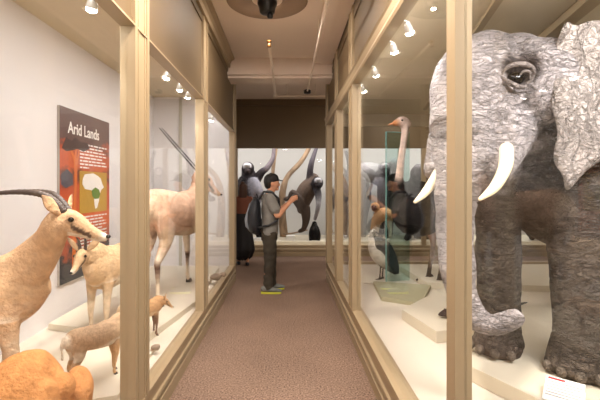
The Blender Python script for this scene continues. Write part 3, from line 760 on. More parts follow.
    lid([(520, 75, 2.315, .6), (524, 71, 2.305, 1), (530, 72, 2.315, 1), (530, 78, 2.32, .7)], .007)
elephant()
# information card in front of the elephant's foot
lb = thing('information_card', 'white information card with a red heading in front of the elephant foot', 'sign', (1.485, 2.15, .382))
Rz = Matrix.Rotation(math.radians(-42), 3, 'Z') @ Matrix.Rotation(math.radians(28), 3, 'X')
def card(x0, x1, y0, y1, z0, z1, name, m_):
    mb = MB().box(x0, x1, y0, y1, z0, z1)
    for v in mb.bm.verts: v.co = Rz @ v.co
    return mb.build(name, m_, lb)
card(-.095, .085, -.02, .145, 0.012, .018, 'card', M['paper'])
card(-.085, -.005, .125, .137, .0182, .019, 'heading', M['red'])
card(-.09, .09, .02, .10, .0, .012, 'wedge', M['paper'])
ln = MB()
for k in range(6): ln.box(-.085, .075-.03*(k % 3 == 2), .105-k*.018, .109-k*.018, .0182, .0188)
for v in ln.bm.verts: v.co = Rz @ v.co
tag(ln.build('text_lines', M['ink'], lb), kind='stuff')

# ---------------------------------------------------------------- ostrich, small wader, lizard
def ostrich():
    r = thing('ostrich', 'tall ostrich with bare pale neck and black feathers in front of the green glass pane', 'ostrich', (1.8, 5.2, .30))
    S_ = (224, 200, 186); K = (26, 23, 24)
    d0 = 5.35
    o = Org()
    P = lambda x, y, d: tuple(W(x, y, d))
    o.loft([P(401, 190, 4.95)+(.10, .13, K), P(399, 182, 4.88)+(.06, .075, K), P(399.5, 176, 4.84)+(.048, .05, S_), P(401, 160, 4.8)+(.042, .043, S_), P(403.5, 143, 4.78)+(.040, .040, S_), P(405, 132, 4.76)+(.044, .044, S_), P(404.5, 124, 4.75)+(.055, .05, S_)], n=16)
    o.loft([P(406.5, 123.5, 4.77)+(.062, .058), P(402, 122, 4.75)+(.072, .068), P(398, 122.5, 4.73)+(.06, .05), P(394, 123.5, 4.71)+(.035, .025, (214, 140, 90)), P(392, 124, 4.71)+(.02, .012, (214, 140, 90))], (206, 180, 168), n=16)
    o.loft([P(403, 194, 4.98)+(.09, .11), P(408, 203, 5.02)+(.20, .24), P(415, 208, 5.15)+(.33, .36), P(426, 210, 5.3)+(.30, .32), P(437, 208, 5.5)+(.16, .2)], K, n=22)
    for (x, dd, fy) in ((430, 5.35, 270), (441, 5.15, 264)):
        pz = .36 if 0 else .30
        f = Vector(((x-287)*dd/400, dd, .30))
        o.loft([(f.x-.02, f.y+.1, 1.15, .13, .15, (150, 110, 96)), (f.x+.02, f.y+.05, .98, .07, .08, (170, 130, 112)), (f.x+.06, f.y+.05, .78, .035, .04, (160, 130, 112)), (f.x, f.y, .5, .028, .03, (90, 78, 70)), (f.x-.02, f.y, .37, .032, .03, (60, 52, 48))], n=14, up=(0, 1, 0))
        o.loft([(f.x+.02, f.y, .36, .03, .03), (f.x-.07, f.y-.02, .335, .032, .026), (f.x-.16, f.y-.03, .325, .026, .022), (f.x-.2, f.y-.04, .318, .012, .012)], (52, 45, 42), n=10)
        o.loft([(f.x, f.y-.02, .35, .022, .022), (f.x-.06, f.y-.09, .325, .018, .016)], (52, 45, 42), n=8)
    o.build('body', M['fur'], r, voxel=.012, smooth=3, world=True)
    # wings and tail plumes
    for k, (x, y, dd, sx) in enumerate(((413, 208, 4.85, 1), (424, 207, 5.0, 1), (436, 209, 5.65, 1))):
        Org().loft([tuple(W(x-2, y-9, dd))+(.05, .09), tuple(W(x, y-2, dd))+(.09, .22), tuple(W(x+9, y+9, dd))+(.07, .18), tuple(W(x+13, y+18, dd))+(.03, .06)], (30, 26, 26), n=16).build('wing', M['feather'], r, world=True, voxel=.015)
    Org().loft([tuple(W(432, 196, 5.45))+(.1, .14), tuple(W(440, 200, 5.5))+(.12, .16), tuple(W(446, 210, 5.55))+(.06, .10)], (200, 190, 180), n=14).build('tail_plume', M['feather'], r, world=True, voxel=.015)
    for s_ in (-1,):
        Org().ell(W(402, 120.5, 4.685), (.014, .014, .014), (10, 8, 8), n=10, m=6).build('eye', M['eye'], r, fuse=False, world=True)
    Org().loft([tuple(W(395, 123, 4.72))+(.026, .018), tuple(W(391, 124, 4.705))+(.020, .012), tuple(W(388.5, 125, 4.70))+(.008, .006)], (220, 146, 98), n=12).build('beak', mat('beak', (224, 150, 104), .4), r, fuse=False, world=True)
ostrich()
def bustard():
    r = thing('wading_bird', 'small long-legged bird with white breast and slate-grey wing standing left of the green pane', 'bird', (1.22, 5.42, .302))
    o = Org(); Wt = (228, 220, 208)
    d = 5.42
    P = lambda x, y, dd=d: tuple(W(x, y, dd))
    o.loft([P(373, 240)+(.04, .045), P(374, 246)+(.085, .085), P(378, 253)+(.11, .12), P(383, 260)+(.10, .115, (214, 206, 194)), P(389, 267)+(.06, .07, (120, 116, 112)), P(395, 273)+(.025, .03, (50, 48, 50))], Wt, n=18, up=(0, 1, 0))
    o.loft([P(374, 245)+(.05, .05), P(371, 239)+(.038, .038), P(371, 234)+(.032, .032), P(373.5, 231)+(.035, .032)], Wt, n=12)
    for x in (379.5, 383):
        f = Vector(((x-287)*d/400, d+(.03 if x > 380 else -.02), .302))
        o.loft([(f.x+.01, f.y, .66, .03, .03, (60, 56, 54)), (f.x+.01, f.y, .50, .012, .012, (40, 38, 38)), (f.x, f.y, .34, .011, .011), (f.x, f.y, .318, .014, .014)], (40, 38, 38), n=8)
        o.loft([(f.x+.02, f.y, .315, .01, .009), (f.x-.06, f.y-.02, .312, .009, .008)], (40, 38, 38), n=8)
    o.build('body', M['fur'], r, voxel=.007, smooth=2, world=True)
    for e, dd in ((-1, 5.34), (1, 5.50)):
        Org().loft([P(376, 238, dd)+(.03, .03), P(382, 245, dd-.0)+(.035, .10), P(389, 256, dd)+(.035, .10), P(395, 267, dd)+(.025, .06), P(398, 273.5, dd)+(.01, .02)], (62, 64, 70), n=14).build('wing', M['feather'], r, world=True, voxel=.009)
    Org().loft([P(374, 231)+(.014, .012), P(378, 233.5)+(.009, .008), P(382, 236.5)+(.003, .003)], (90, 80, 60), n=8).build('beak', M['horn'], r, fuse=False, world=True)
    Org().ell(P(374, 230.5, 5.38), (.006, .006, .006), (10, 8, 8), n=8, m=6).build('eye', M['eye'], r, fuse=False, world=True)
bustard()
def lizard():
    r = thing('monitor_lizard', 'dark lizard head on the platform left of the trunk, mostly hidden by the post', 'lizard', (1.7, 3.62, .382))
    o = Org(); c = (54, 46, 44)
    o.loft([(1.355, 3.56, .415, .012, .012), (1.38, 3.56, .42, .03, .022), (1.44, 3.57, .43, .045, .035), (1.50, 3.58, .43, .035, .03), (1.58, 3.60, .44, .055, .045), (1.76, 3.66, .445, .075, .055), (1.95, 3.74, .43, .05, .04), (2.15, 3.84, .41, .025, .022), (2.4, 4.0, .395, .008, .008)], c, n=14)
    for x, y, sg in ((1.62, 3.6, 1), (1.62, 3.6, -1), (1.88, 3.7, 1), (1.88, 3.7, -1)):
        o.loft([(x, y, .44, .022, .022), (x+.0, y+sg*.09, .43, .018, .018), (x-.04, y+sg*.11, .395, .013, .012), (x-.08, y+sg*.12, .392, .018, .008)], c, n=8)
    o.build('body', M['fur'], r, voxel=.007, smooth=2, world=True)
    for sg in (-1, 1): Org().ell((1.42, 3.567+sg*.038, .45), (.007, .005, .006), (10, 8, 8), n=8, m=6).build('eye', M['eye'], r, fuse=False, world=True)
lizard()
# ---------------------------------------------------------------- apes and branches of the far case
def branch(pts, label, name='tree_branch'):
    V, F, _ = loft([tuple(W(x, y, d))+(r_, r_) for x, y, d, r_ in pts], n=12, sub=5)
    me = bpy.data.meshes.new(name); me.from_pydata([tuple(v) for v in V], [], F)
    for v in me.vertices: v.co += Vector((mnoise.noise(v.co*6), mnoise.noise(v.co*6+Vector((9, 0, 0))), 0))*.012
    return tag(link(name, me, M['bark'], None, False, True), label, 'branch')
branch([(276.5, 128, 9.95, .055), (275.5, 150, 9.95, .05), (273.5, 165, 9.95, .045), (272.5, 178, 9.95, .04), (273, 195, 9.95, .04), (272, 237, 9.95, .055)], 'upright pale branch above the black cap of the man')
branch([(314, 130, 10.1, .05), (308, 150, 10.1, .055), (299, 164, 10.1, .06), (288, 176, 10.1, .065), (283, 190, 10.1, .085), (282, 210, 10.15, .095), (284, 237, 10.2, .11)], 'thick curved branch sweeping up to the right behind the man')
branch([(283, 234, 9.8, .02), (294, 233, 9.8, .018), (307, 230, 9.8, .018)], 'thin nearly level branch under the foot of the hanging chimpanzee')
branch([(354, 210, 9.9, .04), (362, 200, 9.9, .045), (370, 190, 9.9, .04), (373, 178, 9.9, .035), (372, 168, 9.95, .03)], 'reddish bent branch in front of the silver-backed gorilla')

BK = (40, 36, 38); GY = (150, 150, 156); BR = (92, 76, 66)
def ape(name, label, cat_, lofts, ells, eyes, loc, face=None):
    r = thing(name, label, cat_, loc)
    o = Org()
    for col, pts in lofts: o.loft([tuple(W(p[0], p[1], p[2]))+(p[3], p[3])+((p[4],) if len(p) > 4 else ()) for p in pts], col, n=14, up=(0, 1, 0))
    for col, (x, y, d), rr in ells: o.ell(W(x, y, d), rr, col, n=16, m=10)
    o.build('body', M['fur'], r, voxel=.013, smooth=3, world=True)
    for x, y, d in eyes: Org().ell(W(x, y, d), (.016, .012, .014), (8, 6, 6), n=8, m=6).build('eye', M['eye'], r, fuse=False, world=True)
    return r
# climbing ape at the left, arm up on the branch
ape('climbing_ape', 'black and grey ape with a white brow, one arm reaching up the upright branch', 'ape',
    [((58, 52, 56), [(249, 222, 9.7, .17), (250, 205, 9.7, .24), (250, 190, 9.7, .27), (249, 177, 9.7, .20), (247, 170, 9.65, .14)]),
     ((52, 46, 50), [(256, 180, 9.65, .12), (262, 172, 9.6, .09), (267, 168, 9.65, .07, (110, 100, 104)), (273, 158, 9.78, .055), (274, 148, 9.85, .045), (276, 143, 9.85, .05)]),
     ((150, 148, 158), [(254, 183, 9.5, .14), (257, 192, 9.45, .15), (257, 200, 9.5, .12)]),
     ((44, 40, 42), [(243, 180, 9.6, .11), (238, 190, 9.45, .09), (236, 202, 9.4, .075), (240, 213, 9.4, .06), (243, 215, 9.4, .05)]),
     ((44, 40, 42), [(252, 218, 9.6, .13), (259, 222, 9.45, .10), (263, 228, 9.5, .07), (258, 235, 9.6, .06), (262, 237, 9.5, .05)]),
     ((44, 40, 42), [(246, 218, 9.6, .13), (243, 225, 9.45, .10), (246, 233, 9.5, .07), (245, 237, 9.5, .05)])],
    [((48, 42, 44), (248, 168, 9.55), (.15, .15, .15)), ((226, 222, 226), (247, 165.5, 9.44), (.09, .07, .055)), ((70, 60, 60), (247.5, 171.5, 9.40), (.07, .08, .07))],
    [(246, 168.5, 9.345), (249.5, 168.5, 9.345)], W(250, 237, 9.7))
# hanging chimpanzee
ape('hanging_chimpanzee', 'brown-grey chimpanzee hanging by one raised arm in front of the thick branch', 'ape',
    [((98, 82, 72), [(302, 209, 9.75, .13), (303, 201, 9.75, .20), (306, 192, 9.75, .23), (311, 184, 9.75, .19), (314, 178, 9.75, .12)]),
     ((60, 54, 58), [(310, 181, 9.75, .10), (310, 172, 9.72, .08), (311.5, 163, 9.7, .068, (90, 84, 90)), (314, 155, 9.72, .055), (316, 149, 9.75, .045), (316, 146, 9.75, .05)]),
     ((84, 72, 66), [(302, 206, 9.7, .14), (296, 198, 9.5, .12), (293, 193, 9.45, .09), (290, 198, 9.5, .07), (286, 199, 9.5, .06)]),
     ((84, 70, 62), [(305, 208, 9.7, .13), (306, 216, 9.65, .11), (305.5, 223, 9.65, .08), (303.5, 229, 9.7, .06), (300, 231, 9.68, .05)]),
     ((58, 54, 58), [(315, 184, 9.65, .09), (318, 193, 9.5, .085), (318.5, 203, 9.42, .065, (150, 148, 152)), (317, 212, 9.4, .05, (120, 112, 112)), (315, 219, 9.4, .04)])],
    [((42, 38, 40), (317.5, 183, 9.55), (.14, .14, .15)), ((190, 188, 192), (318.5, 180, 9.45), (.075, .06, .055)), ((36, 32, 34), (318.5, 186, 9.41), (.07, .08, .07))],
    [(317, 183, 9.37), (320, 183, 9.37)], W(305, 237, 9.7))
ape('small_black_monkey', 'little black monkey standing upright on the white ledge under the hanging chimpanzee', 'monkey',
    [((26, 24, 26), [(314.5, 236, 9.5, .09), (314.5, 230, 9.5, .11), (314.5, 226, 9.5, .08)]),
     ((26, 24, 26), [(312, 228, 9.48, .05), (310.3, 234, 9.45, .04), (310.5, 241, 9.45, .035), (310, 244, 9.42, .035)]),
     ((26, 24, 26), [(317, 228, 9.48, .05), (319, 234, 9.45, .04), (318.6, 241, 9.45, .035), (319, 244, 9.42, .035)]),
     ((26, 24, 26), [(313, 236, 9.55, .06), (312.5, 241, 9.55, .04), (312.5, 243, 9.55, .035)]),
     ((26, 24, 26), [(316, 236, 9.55, .06), (316.8, 241, 9.55, .04), (316.8, 243, 9.55, .035)])],
    [((22, 20, 22), (314.5, 224, 9.45), (.065, .065, .07))], [(313.7, 223.5, 9.385), (315.3, 223.5, 9.385)], W(314.5, 240, 9.5))
# apes seen through the right-hand panes; the first stands in for a reflection
ape('reflected_ape', 'slim grey ape figure standing in for an ape reflection at the pane nearest the corner post on the right', 'ape',
    [((120, 116, 120), [(341, 205, 9.8, .13), (342, 195, 9.8, .17), (342, 184, 9.8, .15), (342, 176, 9.8, .10)]),
     ((110, 106, 110), [(338, 182, 9.75, .07), (334, 192, 9.7, .055), (334, 204, 9.6, .045), (336, 214, 9.6, .04)]),
     ((70, 66, 70), [(346, 182, 9.75, .07), (349, 172, 9.7, .055), (348, 160, 9.7, .045), (346, 152, 9.7, .045)]),
     ((90, 86, 90), [(339, 206, 9.75, .09), (338, 220, 9.7, .065), (338, 233, 9.7, .05), (336, 237, 9.6, .05)]),
     ((90, 86, 90), [(344, 206, 9.75, .09), (345, 220, 9.7, .065), (345, 233, 9.7, .05), (346, 237, 9.6, .05)])],
    [((80, 76, 80), (342, 172, 9.72), (.11, .11, .12)), ((196, 190, 190), (341, 172, 9.64), (.06, .05, .06))], [(340, 171, 9.585), (343, 171, 9.585)], W(342, 237, 9.8))
ape('silverback_gorilla', 'gorilla with pale grey back on all fours seen left of the green pane', 'ape',
    [((196, 192, 194), [(356, 176, 10.0, .20), (366, 172, 9.95, .24), (376, 174, 9.9, .26, (150, 148, 150)), (385, 178, 9.85, .26, (90, 86, 88)), (392, 180, 9.8, .18)]),
     ((74, 70, 72), [(384, 182, 9.7, .17), (383, 195, 9.65, .14), (382, 208, 9.6, .11), (381, 222, 9.6, .09), (380, 236, 9.6, .08), (377, 238, 9.5, .07)]),
     ((70, 66, 68), [(390, 184, 9.95, .15), (391, 200, 9.95, .13), (390, 218, 9.95, .10), (389, 236, 9.95, .08)]),
     ((110, 106, 108), [(358, 182, 9.85, .19), (360, 198, 9.8, .15), (358, 215, 9.8, .10), (357, 234, 9.8, .08), (354, 238, 9.7, .07)]),
     ((100, 96, 98), [(362, 182, 10.2, .17), (366, 198, 10.2, .14), (364, 215, 10.2, .10), (363, 236, 10.2, .08)])],
    [((70, 64, 66), (390, 171, 9.7), (.20, .20, .21)), ((40, 36, 38), (389, 173, 9.55), (.12, .12, .13)), ((150, 148, 150), (394, 162, 9.72), (.10, .12, .10))],
    [(387, 171, 9.455), (391.5, 171, 9.455)], W(373, 237, 9.9))
ape('orange_monkey', 'orange-brown monkey crouching low in the far case left of the green pane', 'monkey',
    [((206, 160, 116), [(374, 228, 9.35, .09), (379, 217, 9.33, .15), (386, 214, 9.33, .15), (391, 217, 9.33, .10)]),
     ((200, 190, 176), [(378, 222, 9.35, .07), (377, 230, 9.3, .05), (376, 237, 9.28, .04)]),
     ((200, 190, 176), [(389, 222, 9.35, .07), (390, 230, 9.3, .05), (390, 237, 9.28, .04)])],
    [((214, 164, 118), (375, 207, 9.32), (.11, .11, .11)), ((120, 74, 60), (373.5, 208, 9.24), (.06, .06, .06))], [(372.5, 206.5, 9.18), (375.5, 206.5, 9.18)], W(383, 238, 9.33))
ape('seated_gorilla', 'large dark gorilla sitting hunched behind the ostrich', 'ape',
    [((70, 64, 66), [(424, 236, 9.9, .26), (423, 220, 9.9, .36), (421, 204, 9.9, .38), (420, 188, 9.85, .34), (419, 177, 9.8, .22)]),
     ((50, 44, 46), [(408, 188, 9.7, .17), (404, 202, 9.55, .13), (404, 216, 9.45, .10), (407, 228, 9.4, .08), (410, 234, 9.4, .07)]),
     ((50, 44, 46), [(434, 188, 9.7, .17), (439, 202, 9.55, .13), (440, 216, 9.45, .10), (437, 228, 9.4, .08), (435, 234, 9.4, .07)]),
     ((56, 50, 50), [(416, 228, 9.7, .18), (409, 222, 9.45, .13), (410, 233, 9.35, .09), (407, 238, 9.3, .07)]),
     ((56, 50, 50), [(431, 228, 9.7, .18), (437, 222, 9.45, .13), (436, 233, 9.35, .09), (439, 238, 9.3, .07)])],
    [((60, 54, 56), (419, 174, 9.68), (.21, .22, .22)), ((34, 30, 32), (418, 177, 9.52), (.13, .12, .14)), ((150, 146, 148), (420, 167, 9.72), (.15, .16, .09))],
    [(415.5, 174.5, 9.425), (420.5, 174.5, 9.425)], W(422, 237, 9.9))
ape('squatting_chimpanzee', 'dark chimpanzee squatting in the far case seen beneath the elephant belly', 'ape',
    [((44, 38, 38), [(540, 236, 9.8, .18), (540, 224, 9.8, .24), (539, 212, 9.8, .22), (538, 202, 9.75, .14)]),
     ((40, 36, 36), [(532, 210, 9.6, .10), (528, 222, 9.45, .08), (529, 234, 9.4, .06)]),
     ((40, 36, 36), [(546, 210, 9.6, .10), (551, 222, 9.45, .08), (550, 234, 9.4, .06)]),
     ((40, 36, 36), [(535, 232, 9.6, .12), (531, 228, 9.4, .09), (532, 238, 9.35, .06)]),
     ((40, 36, 36), [(545, 232, 9.6, .12), (548, 228, 9.4, .09), (547, 238, 9.35, .06)])],
    [((44, 40, 40), (538, 198, 9.65), (.15, .15, .16))], [(536, 197, 9.5), (539.5, 197, 9.5)], W(540, 237, 9.8))
# small white label block on the ledge
for px, py, w_, h_, lb_ in ((290.5, 240, .10, .09, 'white label block standing on the ledge of the ape case beside the man'), (258, 243, .16, .05, 'low white label block on the ledge of the ape case behind the backpack')):
    p = W(px, py, 9.4)
    o_ = MB().box(p.x-w_, p.x+w_, 9.34, 9.46, .302, .302+h_*1.4).build('label_block', M['paper'], bevel=.006); tag(o_, lb_, 'sign')

# ---------------------------------------------------------------- poster
ps = thing('wall_sign', 'tall orange sign reading Arid Lands with a map, on the back wall', 'sign', (-2.2, 4.36, .605))
def poster_mat():
    m = bpy.data.materials.new('sunset_print'); m.use_nodes = True; nt = m.node_tree; N, L = nt.nodes, nt.links
    b = N['Principled BSDF']; b.inputs['Roughness'].default_value = .35
    tc = N.new('ShaderNodeTexCoord'); sx = N.new('ShaderNodeSeparateXYZ'); L.new(tc.outputs['Generated'], sx.inputs[0])
    n1 = N.new('ShaderNodeTexNoise'); n1.inputs['Scale'].default_value = 5; n1.inputs['Detail'].default_value = 6
    mp = N.new('ShaderNodeMapping'); mp.inputs['Scale'].default_value = (1, 1, 2.5); L.new(tc.outputs['Generated'], mp.inputs[0]); L.new(mp.outputs[0], n1.inputs[0])
    a = N.new('ShaderNodeMath'); a.operation = 'MULTIPLY_ADD'; a.inputs[1].default_value = .34; L.new(n1.outputs[0], a.inputs[0]); L.new(sx.outputs['Z'], a.inputs[2])
    r = N.new('ShaderNodeValToRGB'); e = r.color_ramp.elements
    e[0].position = .16; e[0].color = lin((46, 46, 50)); e[1].position = 1.16; e[1].color = lin((70, 58, 56))
    for p, c in ((.33, (52, 46, 48)), (.36, (150, 66, 34)), (.50, (214, 96, 34)), (.70, (184, 74, 32)), (.78, (96, 52, 38)), (.84, (196, 86, 34)), (.95, (170, 74, 36)), (1.06, (92, 64, 58))):
        k = r.color_ramp.elements.new(min(1, p)); k.color = lin(c)
    L.new(a.outputs[0], r.inputs[0]); L.new(r.outputs[0], b.inputs['Base Color']); return m
x_ = -2.2+.026
def pb(u0, u1, v0, v1, t0, t1): return MB().box(x_+t0, x_+t1, 3.826+u0*1.063, 3.826+u1*1.063, 2.334-v1*1.729, 2.334-v0*1.729)
MB().box(-2.2, x_-.001, 3.826, 4.889, .605, 2.334).build('board', mat('board_edge', (176, 168, 160), .6), ps, True)
pb(0, 1, 0, 1, -.001, .001).build('print', poster_mat(), ps, True)
def ppoly(poly, t, name, m_):
    bm = bmesh.new(); vs = [bm.verts.new((x_+t, 3.826+u*1.063, 2.334-v*1.729)) for u, v in poly]
    f = bm.faces.new(vs); g = bmesh.ops.extrude_face_region(bm, geom=[f])
    for v in g['geom']:
        if isinstance(v, bmesh.types.BMVert): v.co.x += .0012
    bmesh.ops.recalc_face_normals(bm, faces=bm.faces); bmesh.ops.triangulate(bm, faces=bm.faces)
    me = bpy.data.meshes.new(name); bm.to_mesh(me); bm.free(); return link(name, me, m_, ps, True)
darkp = mat('print_dark', (66, 44, 38), .4); goldp = mat('print_gold', (186, 146, 48), .4); whitep = mat('print_white', (240, 236, 230), .5); greenp = mat('print_green', (96, 130, 44), .5)
# acacia on the print
ppoly([(.20, .95), (.22, .6), (.25, .42), (.235, .30), (.15, .22), (.17, .215), (.25, .27), (.27, .22), (.29, .22), (.285, .29), (.34, .21), (.355, .215), (.30, .33), (.29, .45), (.275, .6), (.27, .95)], .0012, 'printed_tree_trunk', mat('print_trunk', (206, 110, 46), .4))
ppoly([(.03, .235), (.10, .17), (.2, .185), (.26, .16), (.36, .18), (.5, .175), (.54, .21), (.42, .235), (.3, .225), (.2, .24), (.1, .25)], .0018, 'printed_tree_crown', darkp)
ppoly([(.02, .38), (.12, .35), (.21, .38), (.22, .44), (.1, .46), (.02, .44)], .0018, 'printed_bush', mat('print_slate', (74, 70, 80), .4))
ppoly([(.34, .355), (.93, .355), (.93, .615), (.34, .615)], .0022, 'map_panel', goldp)
ppoly([(.40, .40), (.44, .375), (.52, .37), (.62, .365), (.72, .38), (.78, .395), (.82, .43), (.86, .455), (.80, .47), (.76, .50), (.74, .545), (.70, .59), (.66, .595), (.64, .56), (.63, .51), (.60, .475), (.52, .47), (.44, .465), (.39, .435)], .0036, 'africa_map', whitep)
ppoly([(.58, .475), (.66, .455), (.74, .47), (.77, .50), (.73, .53), (.64, .53), (.59, .51)], .005, 'map_region', greenp)
for v0, n_, name in ((.185, 8, 'paragraph'), (.635, 8, 'paragraph'), (.735, 5, 'paragraph')):
    mb = MB()
    for k in range(n_):
        v = v0+k*.0205; u1 = .93-(.10 if k % 3 == 1 else .03 if k % 3 == 2 else 0)-(.3 if k == n_-1 else 0)
        u = .35
        rr = random.Random(k*7+n_)
        while u < u1:
            wv = min(rr.uniform(.04, .12), u1-u); mb.box(x_+.0014, x_+.0026, 3.826+u*1.063, 3.826+(u+wv)*1.063, 2.334-(v+.009)*1.729, 2.334-v*1.729); u += wv+.018
    tag(mb.build(name, whitep, ps, True), kind='stuff')
tcv = bpy.data.curves.new('title', 'FONT'); tcv.body = 'Arid Lands'; tcv.size = .158; tcv.extrude = .001; tcv.offset = .0022; tcv.space_character = .98
tobj = bpy.data.objects.new('title_tmp', tcv); COL.objects.link(tobj)
dg = bpy.context.evaluated_depsgraph_get(); dg.update()
tme = bpy.data.meshes.new_from_object(tobj.evaluated_get(dg)); bpy.data.objects.remove(tobj)
wd = max(v.co.x for v in tme.vertices)-min(v.co.x for v in tme.vertices)
tme.transform(Matrix.Translation((x_+.003, 3.965, 2.09)) @ Matrix.Rotation(PI/2, 4, 'Z') @ Matrix.Rotation(PI/2, 4, 'X') @ Matrix.Diagonal((.66/wd, 1.05, 1, 1)))
link('title', tme, whitep, ps, True)
# serifs on the title's uprights are too small to show

# ---------------------------------------------------------------- people
SK = (204, 150, 120)
def man():
    cx, cy = W(270, 200, 5.95).x, 5.95
    r = thing('person', 'person in black cap and grey t-shirt standing in the corridor raising a camera', 'person', (cx, cy, 0), math.radians(4))
    o = Org()
    # local frame: faces +X, left side +Y; 1.72 m tall
    o.loft([(-.01, 0, .92, .15, .10), (-.0, 0, 1.05, .14, .10), (0, 0, 1.2, .155, .105), (-.005, 0, 1.34, .165, .10), (-.01, 0, 1.42, .13, .08), (.005, 0, 1.47, .06, .06), (.02, 0, 1.53, .052, .055)], SK, up=(1, 0, 0), n=18)
    o.loft([(.035, 0, 1.535, .058, .065), (.045, 0, 1.585, .072, .088), (.035, 0, 1.64, .076, .096), (.03, 0, 1.69, .060, .078)], SK, up=(1, 0, 0), n=18)
    o.loft([(.125, 0, 1.612, .010, .010), (.147, 0, 1.585, .014, .010), (.13, 0, 1.575, .014, .008)], SK, n=8)       # nose
    o.loft([(.12, -.02, 1.552, .006, .008, (170, 100, 88)), (.128, 0, 1.553, .006, .008), (.12, .02, 1.552, .006, .008)], (170, 100, 88), n=8)  # lips
    o.ell((.105, 0, 1.522), (.03, .035, .022), SK, n=10, m=8)
    for s_ in (-1, 1):
        o.ell((.03, s_*.076, 1.60), (.020, .010, .032), SK, n=10, m=8)
        # arm: shoulder, elbow, wrist
        sh = Vector((-.005, s_*.185, 1.40)); el = Vector((.10, s_*.215, 1.14)) if s_ < 0 else Vector((.12, s_*.20, 1.16)); wr = Vector((.30, s_*.085, 1.335))
        o.loft([(sh.x, sh.y*.8, sh.z, .06, .06), tuple(sh.lerp(el, .25))+(.052, .052), tuple(sh.lerp(el, .6))+(.045, .045), tuple(el)+(.040, .040), tuple(el.lerp(wr, .3))+(.041, .041), tuple(el.lerp(wr, .75))+(.030, .030), tuple(wr)+(.026, .026)], SK, n=12)
        # palm and five fingers curled on the camera body
        pc = wr+Vector((.035, -s_*.008, .035))
        o.loft([tuple(wr)+(.024, .026), tuple(pc)+(.020, .040), tuple(pc+Vector((.03, 0, .03)))+(.016, .038)], SK, n=12, up=(0, 0, 1))
        for k in range(4):
            b0 = pc+Vector((.03+.012*k*.2, 0, .055-.021*k)); ln = (.036, .041, .038, .030)[k]
            o.loft([tuple(b0)+(.0085, .0085), tuple(b0+Vector((ln*.6, -s_*.006, .004)))+(.0085, .0085), tuple(b0+Vector((ln, -s_*.022, .002)))+(.008, .008), tuple(b0+Vector((ln*.9, -s_*.042, 0)))+(.0075, .0075)], SK, n=8, sub=2)
        o.loft([tuple(pc+Vector((-.01, -s_*.012, .015)))+(.011, .011), tuple(pc+Vector((.0, -s_*.032, .028)))+(.0095, .0095), tuple(pc+Vector((.022, -s_*.045, .03)))+(.0085, .0085)], SK, n=8, sub=2)
        # leg
        st = .03 if s_ > 0 else -.03
        o.loft([(-.01, s_*.085, .93, .085, .09), (.0+st*.3, s_*.09, .70, .074, .08), (.01+st*.6, s_*.095, .50, .055, .058), (-.01+st*.8, s_*.10, .33, .05, .056), (-.01+st, s_*.105, .12, .034, .038), (-.005+st, s_*.11, .07, .034, .042)], SK, n=14, up=(1, 0, 0))
        o.loft([(-.05+st, s_*.11, .05, .032, .03), (.05+st, s_*.115, .045, .036, .028), (.14+st, s_*.12, .035, .03, .018)], SK, n=10)
    o.build('body', M['bodyskin'], r, voxel=.0072, smooth=2)
    for s_ in (-1, 1): Org().ell((.112, s_*.033, 1.607), (.010, .011, .008), (14, 10, 9), n=8, m=6).build('eye', M['eye'], r, fuse=False)
    # clothes
    t = Org(); c = (122, 120, 116)
    t.loft([(-.01, 0, .86, .185, .125), (-.0, 0, .98, .178, .125), (0, 0, 1.15, .175, .125), (-.005, 0, 1.30, .19, .125), (-.01, 0, 1.40, .155, .105), (-.005, 0, 1.455, .08, .075)], c, up=(1, 0, 0), n=22)
    for s_ in (-1, 1):
        sh = Vector((-.005, s_*.17, 1.395)); el = Vector((.10, s_*.212, 1.15))
        t.loft([tuple(sh)+(.075, .075), tuple(sh.lerp(el, .35))+(.075, .078), tuple(sh.lerp(el, .72))+(.072, .080), tuple(sh.lerp(el, .8))+(.06, .065)], c, n=14)
    t.loft([(-.06, 0, 1.43, .085, .03), (-.10, 0, 1.40, .10, .04)], c, n=12)
    t.build('t_shirt', M['shirt'], r, voxel=.011, smooth=3, disp=lambda co, n: mnoise.noise(co*9)*.012)
    t = Org()
    t.loft([(-.01, 0, .98, .16, .115), (-.01, 0, .88, .175, .125), (-.01, 0, .80, .16, .12)], (60, 55, 45), up=(1, 0, 0), n=20)
    for s_ in (-1, 1):
        st = .03 if s_ > 0 else -.03
        t.loft([(-.01, s_*.085, .88, .095, .11), (.0+st*.3, s_*.09, .68, .088, .097), (.01+st*.6, s_*.095, .48, .074, .080), (0+st*.8, s_*.10, .28, .064, .072), (st, s_*.105, .12, .060, .070), (st, s_*.108, .085, .060, .07)], (60, 55, 45), n=16, up=(1, 0, 0))
    t.build('trousers', M['denim'], r, voxel=.011, smooth=2, disp=lambda co, n: mnoise.noise(Vector((co.x*8, co.y*8, co.z*16)))*.012)
    for s_ in (-1, 1):
        st = .03 if s_ > 0 else -.03
        a = -s_*.0
        o2 = Org(); o2.loft([(-.07+st, s_*.11, .07, .040, .045), (-.02+st, s_*.112, .072, .045, .050), (.07+st, s_*.118, .055, .048, .036), (.15+st, s_*.122, .045, .044, .026), (.185+st, s_*.123, .04, .03, .018)], (120, 122, 118), n=14)
        sh_ = o2.build('shoe', M['shoe'], r, voxel=.008, smooth=2)
        MB().prism([(-.105+st, s_*.11-.028), (-.06+st, s_*.11-.038), (.06+st, s_*.118-.042), (.15+st, s_*.122-.038), (.19+st, s_*.122-.018), (.19+st, s_*.122+.018), (.15+st, s_*.122+.038), (.06+st, s_*.118+.042), (-.06+st, s_*.11+.038), (-.105+st, s_*.11+.028)], .0, .028).build('sole', M['sole'], sh_, bevel=.006)
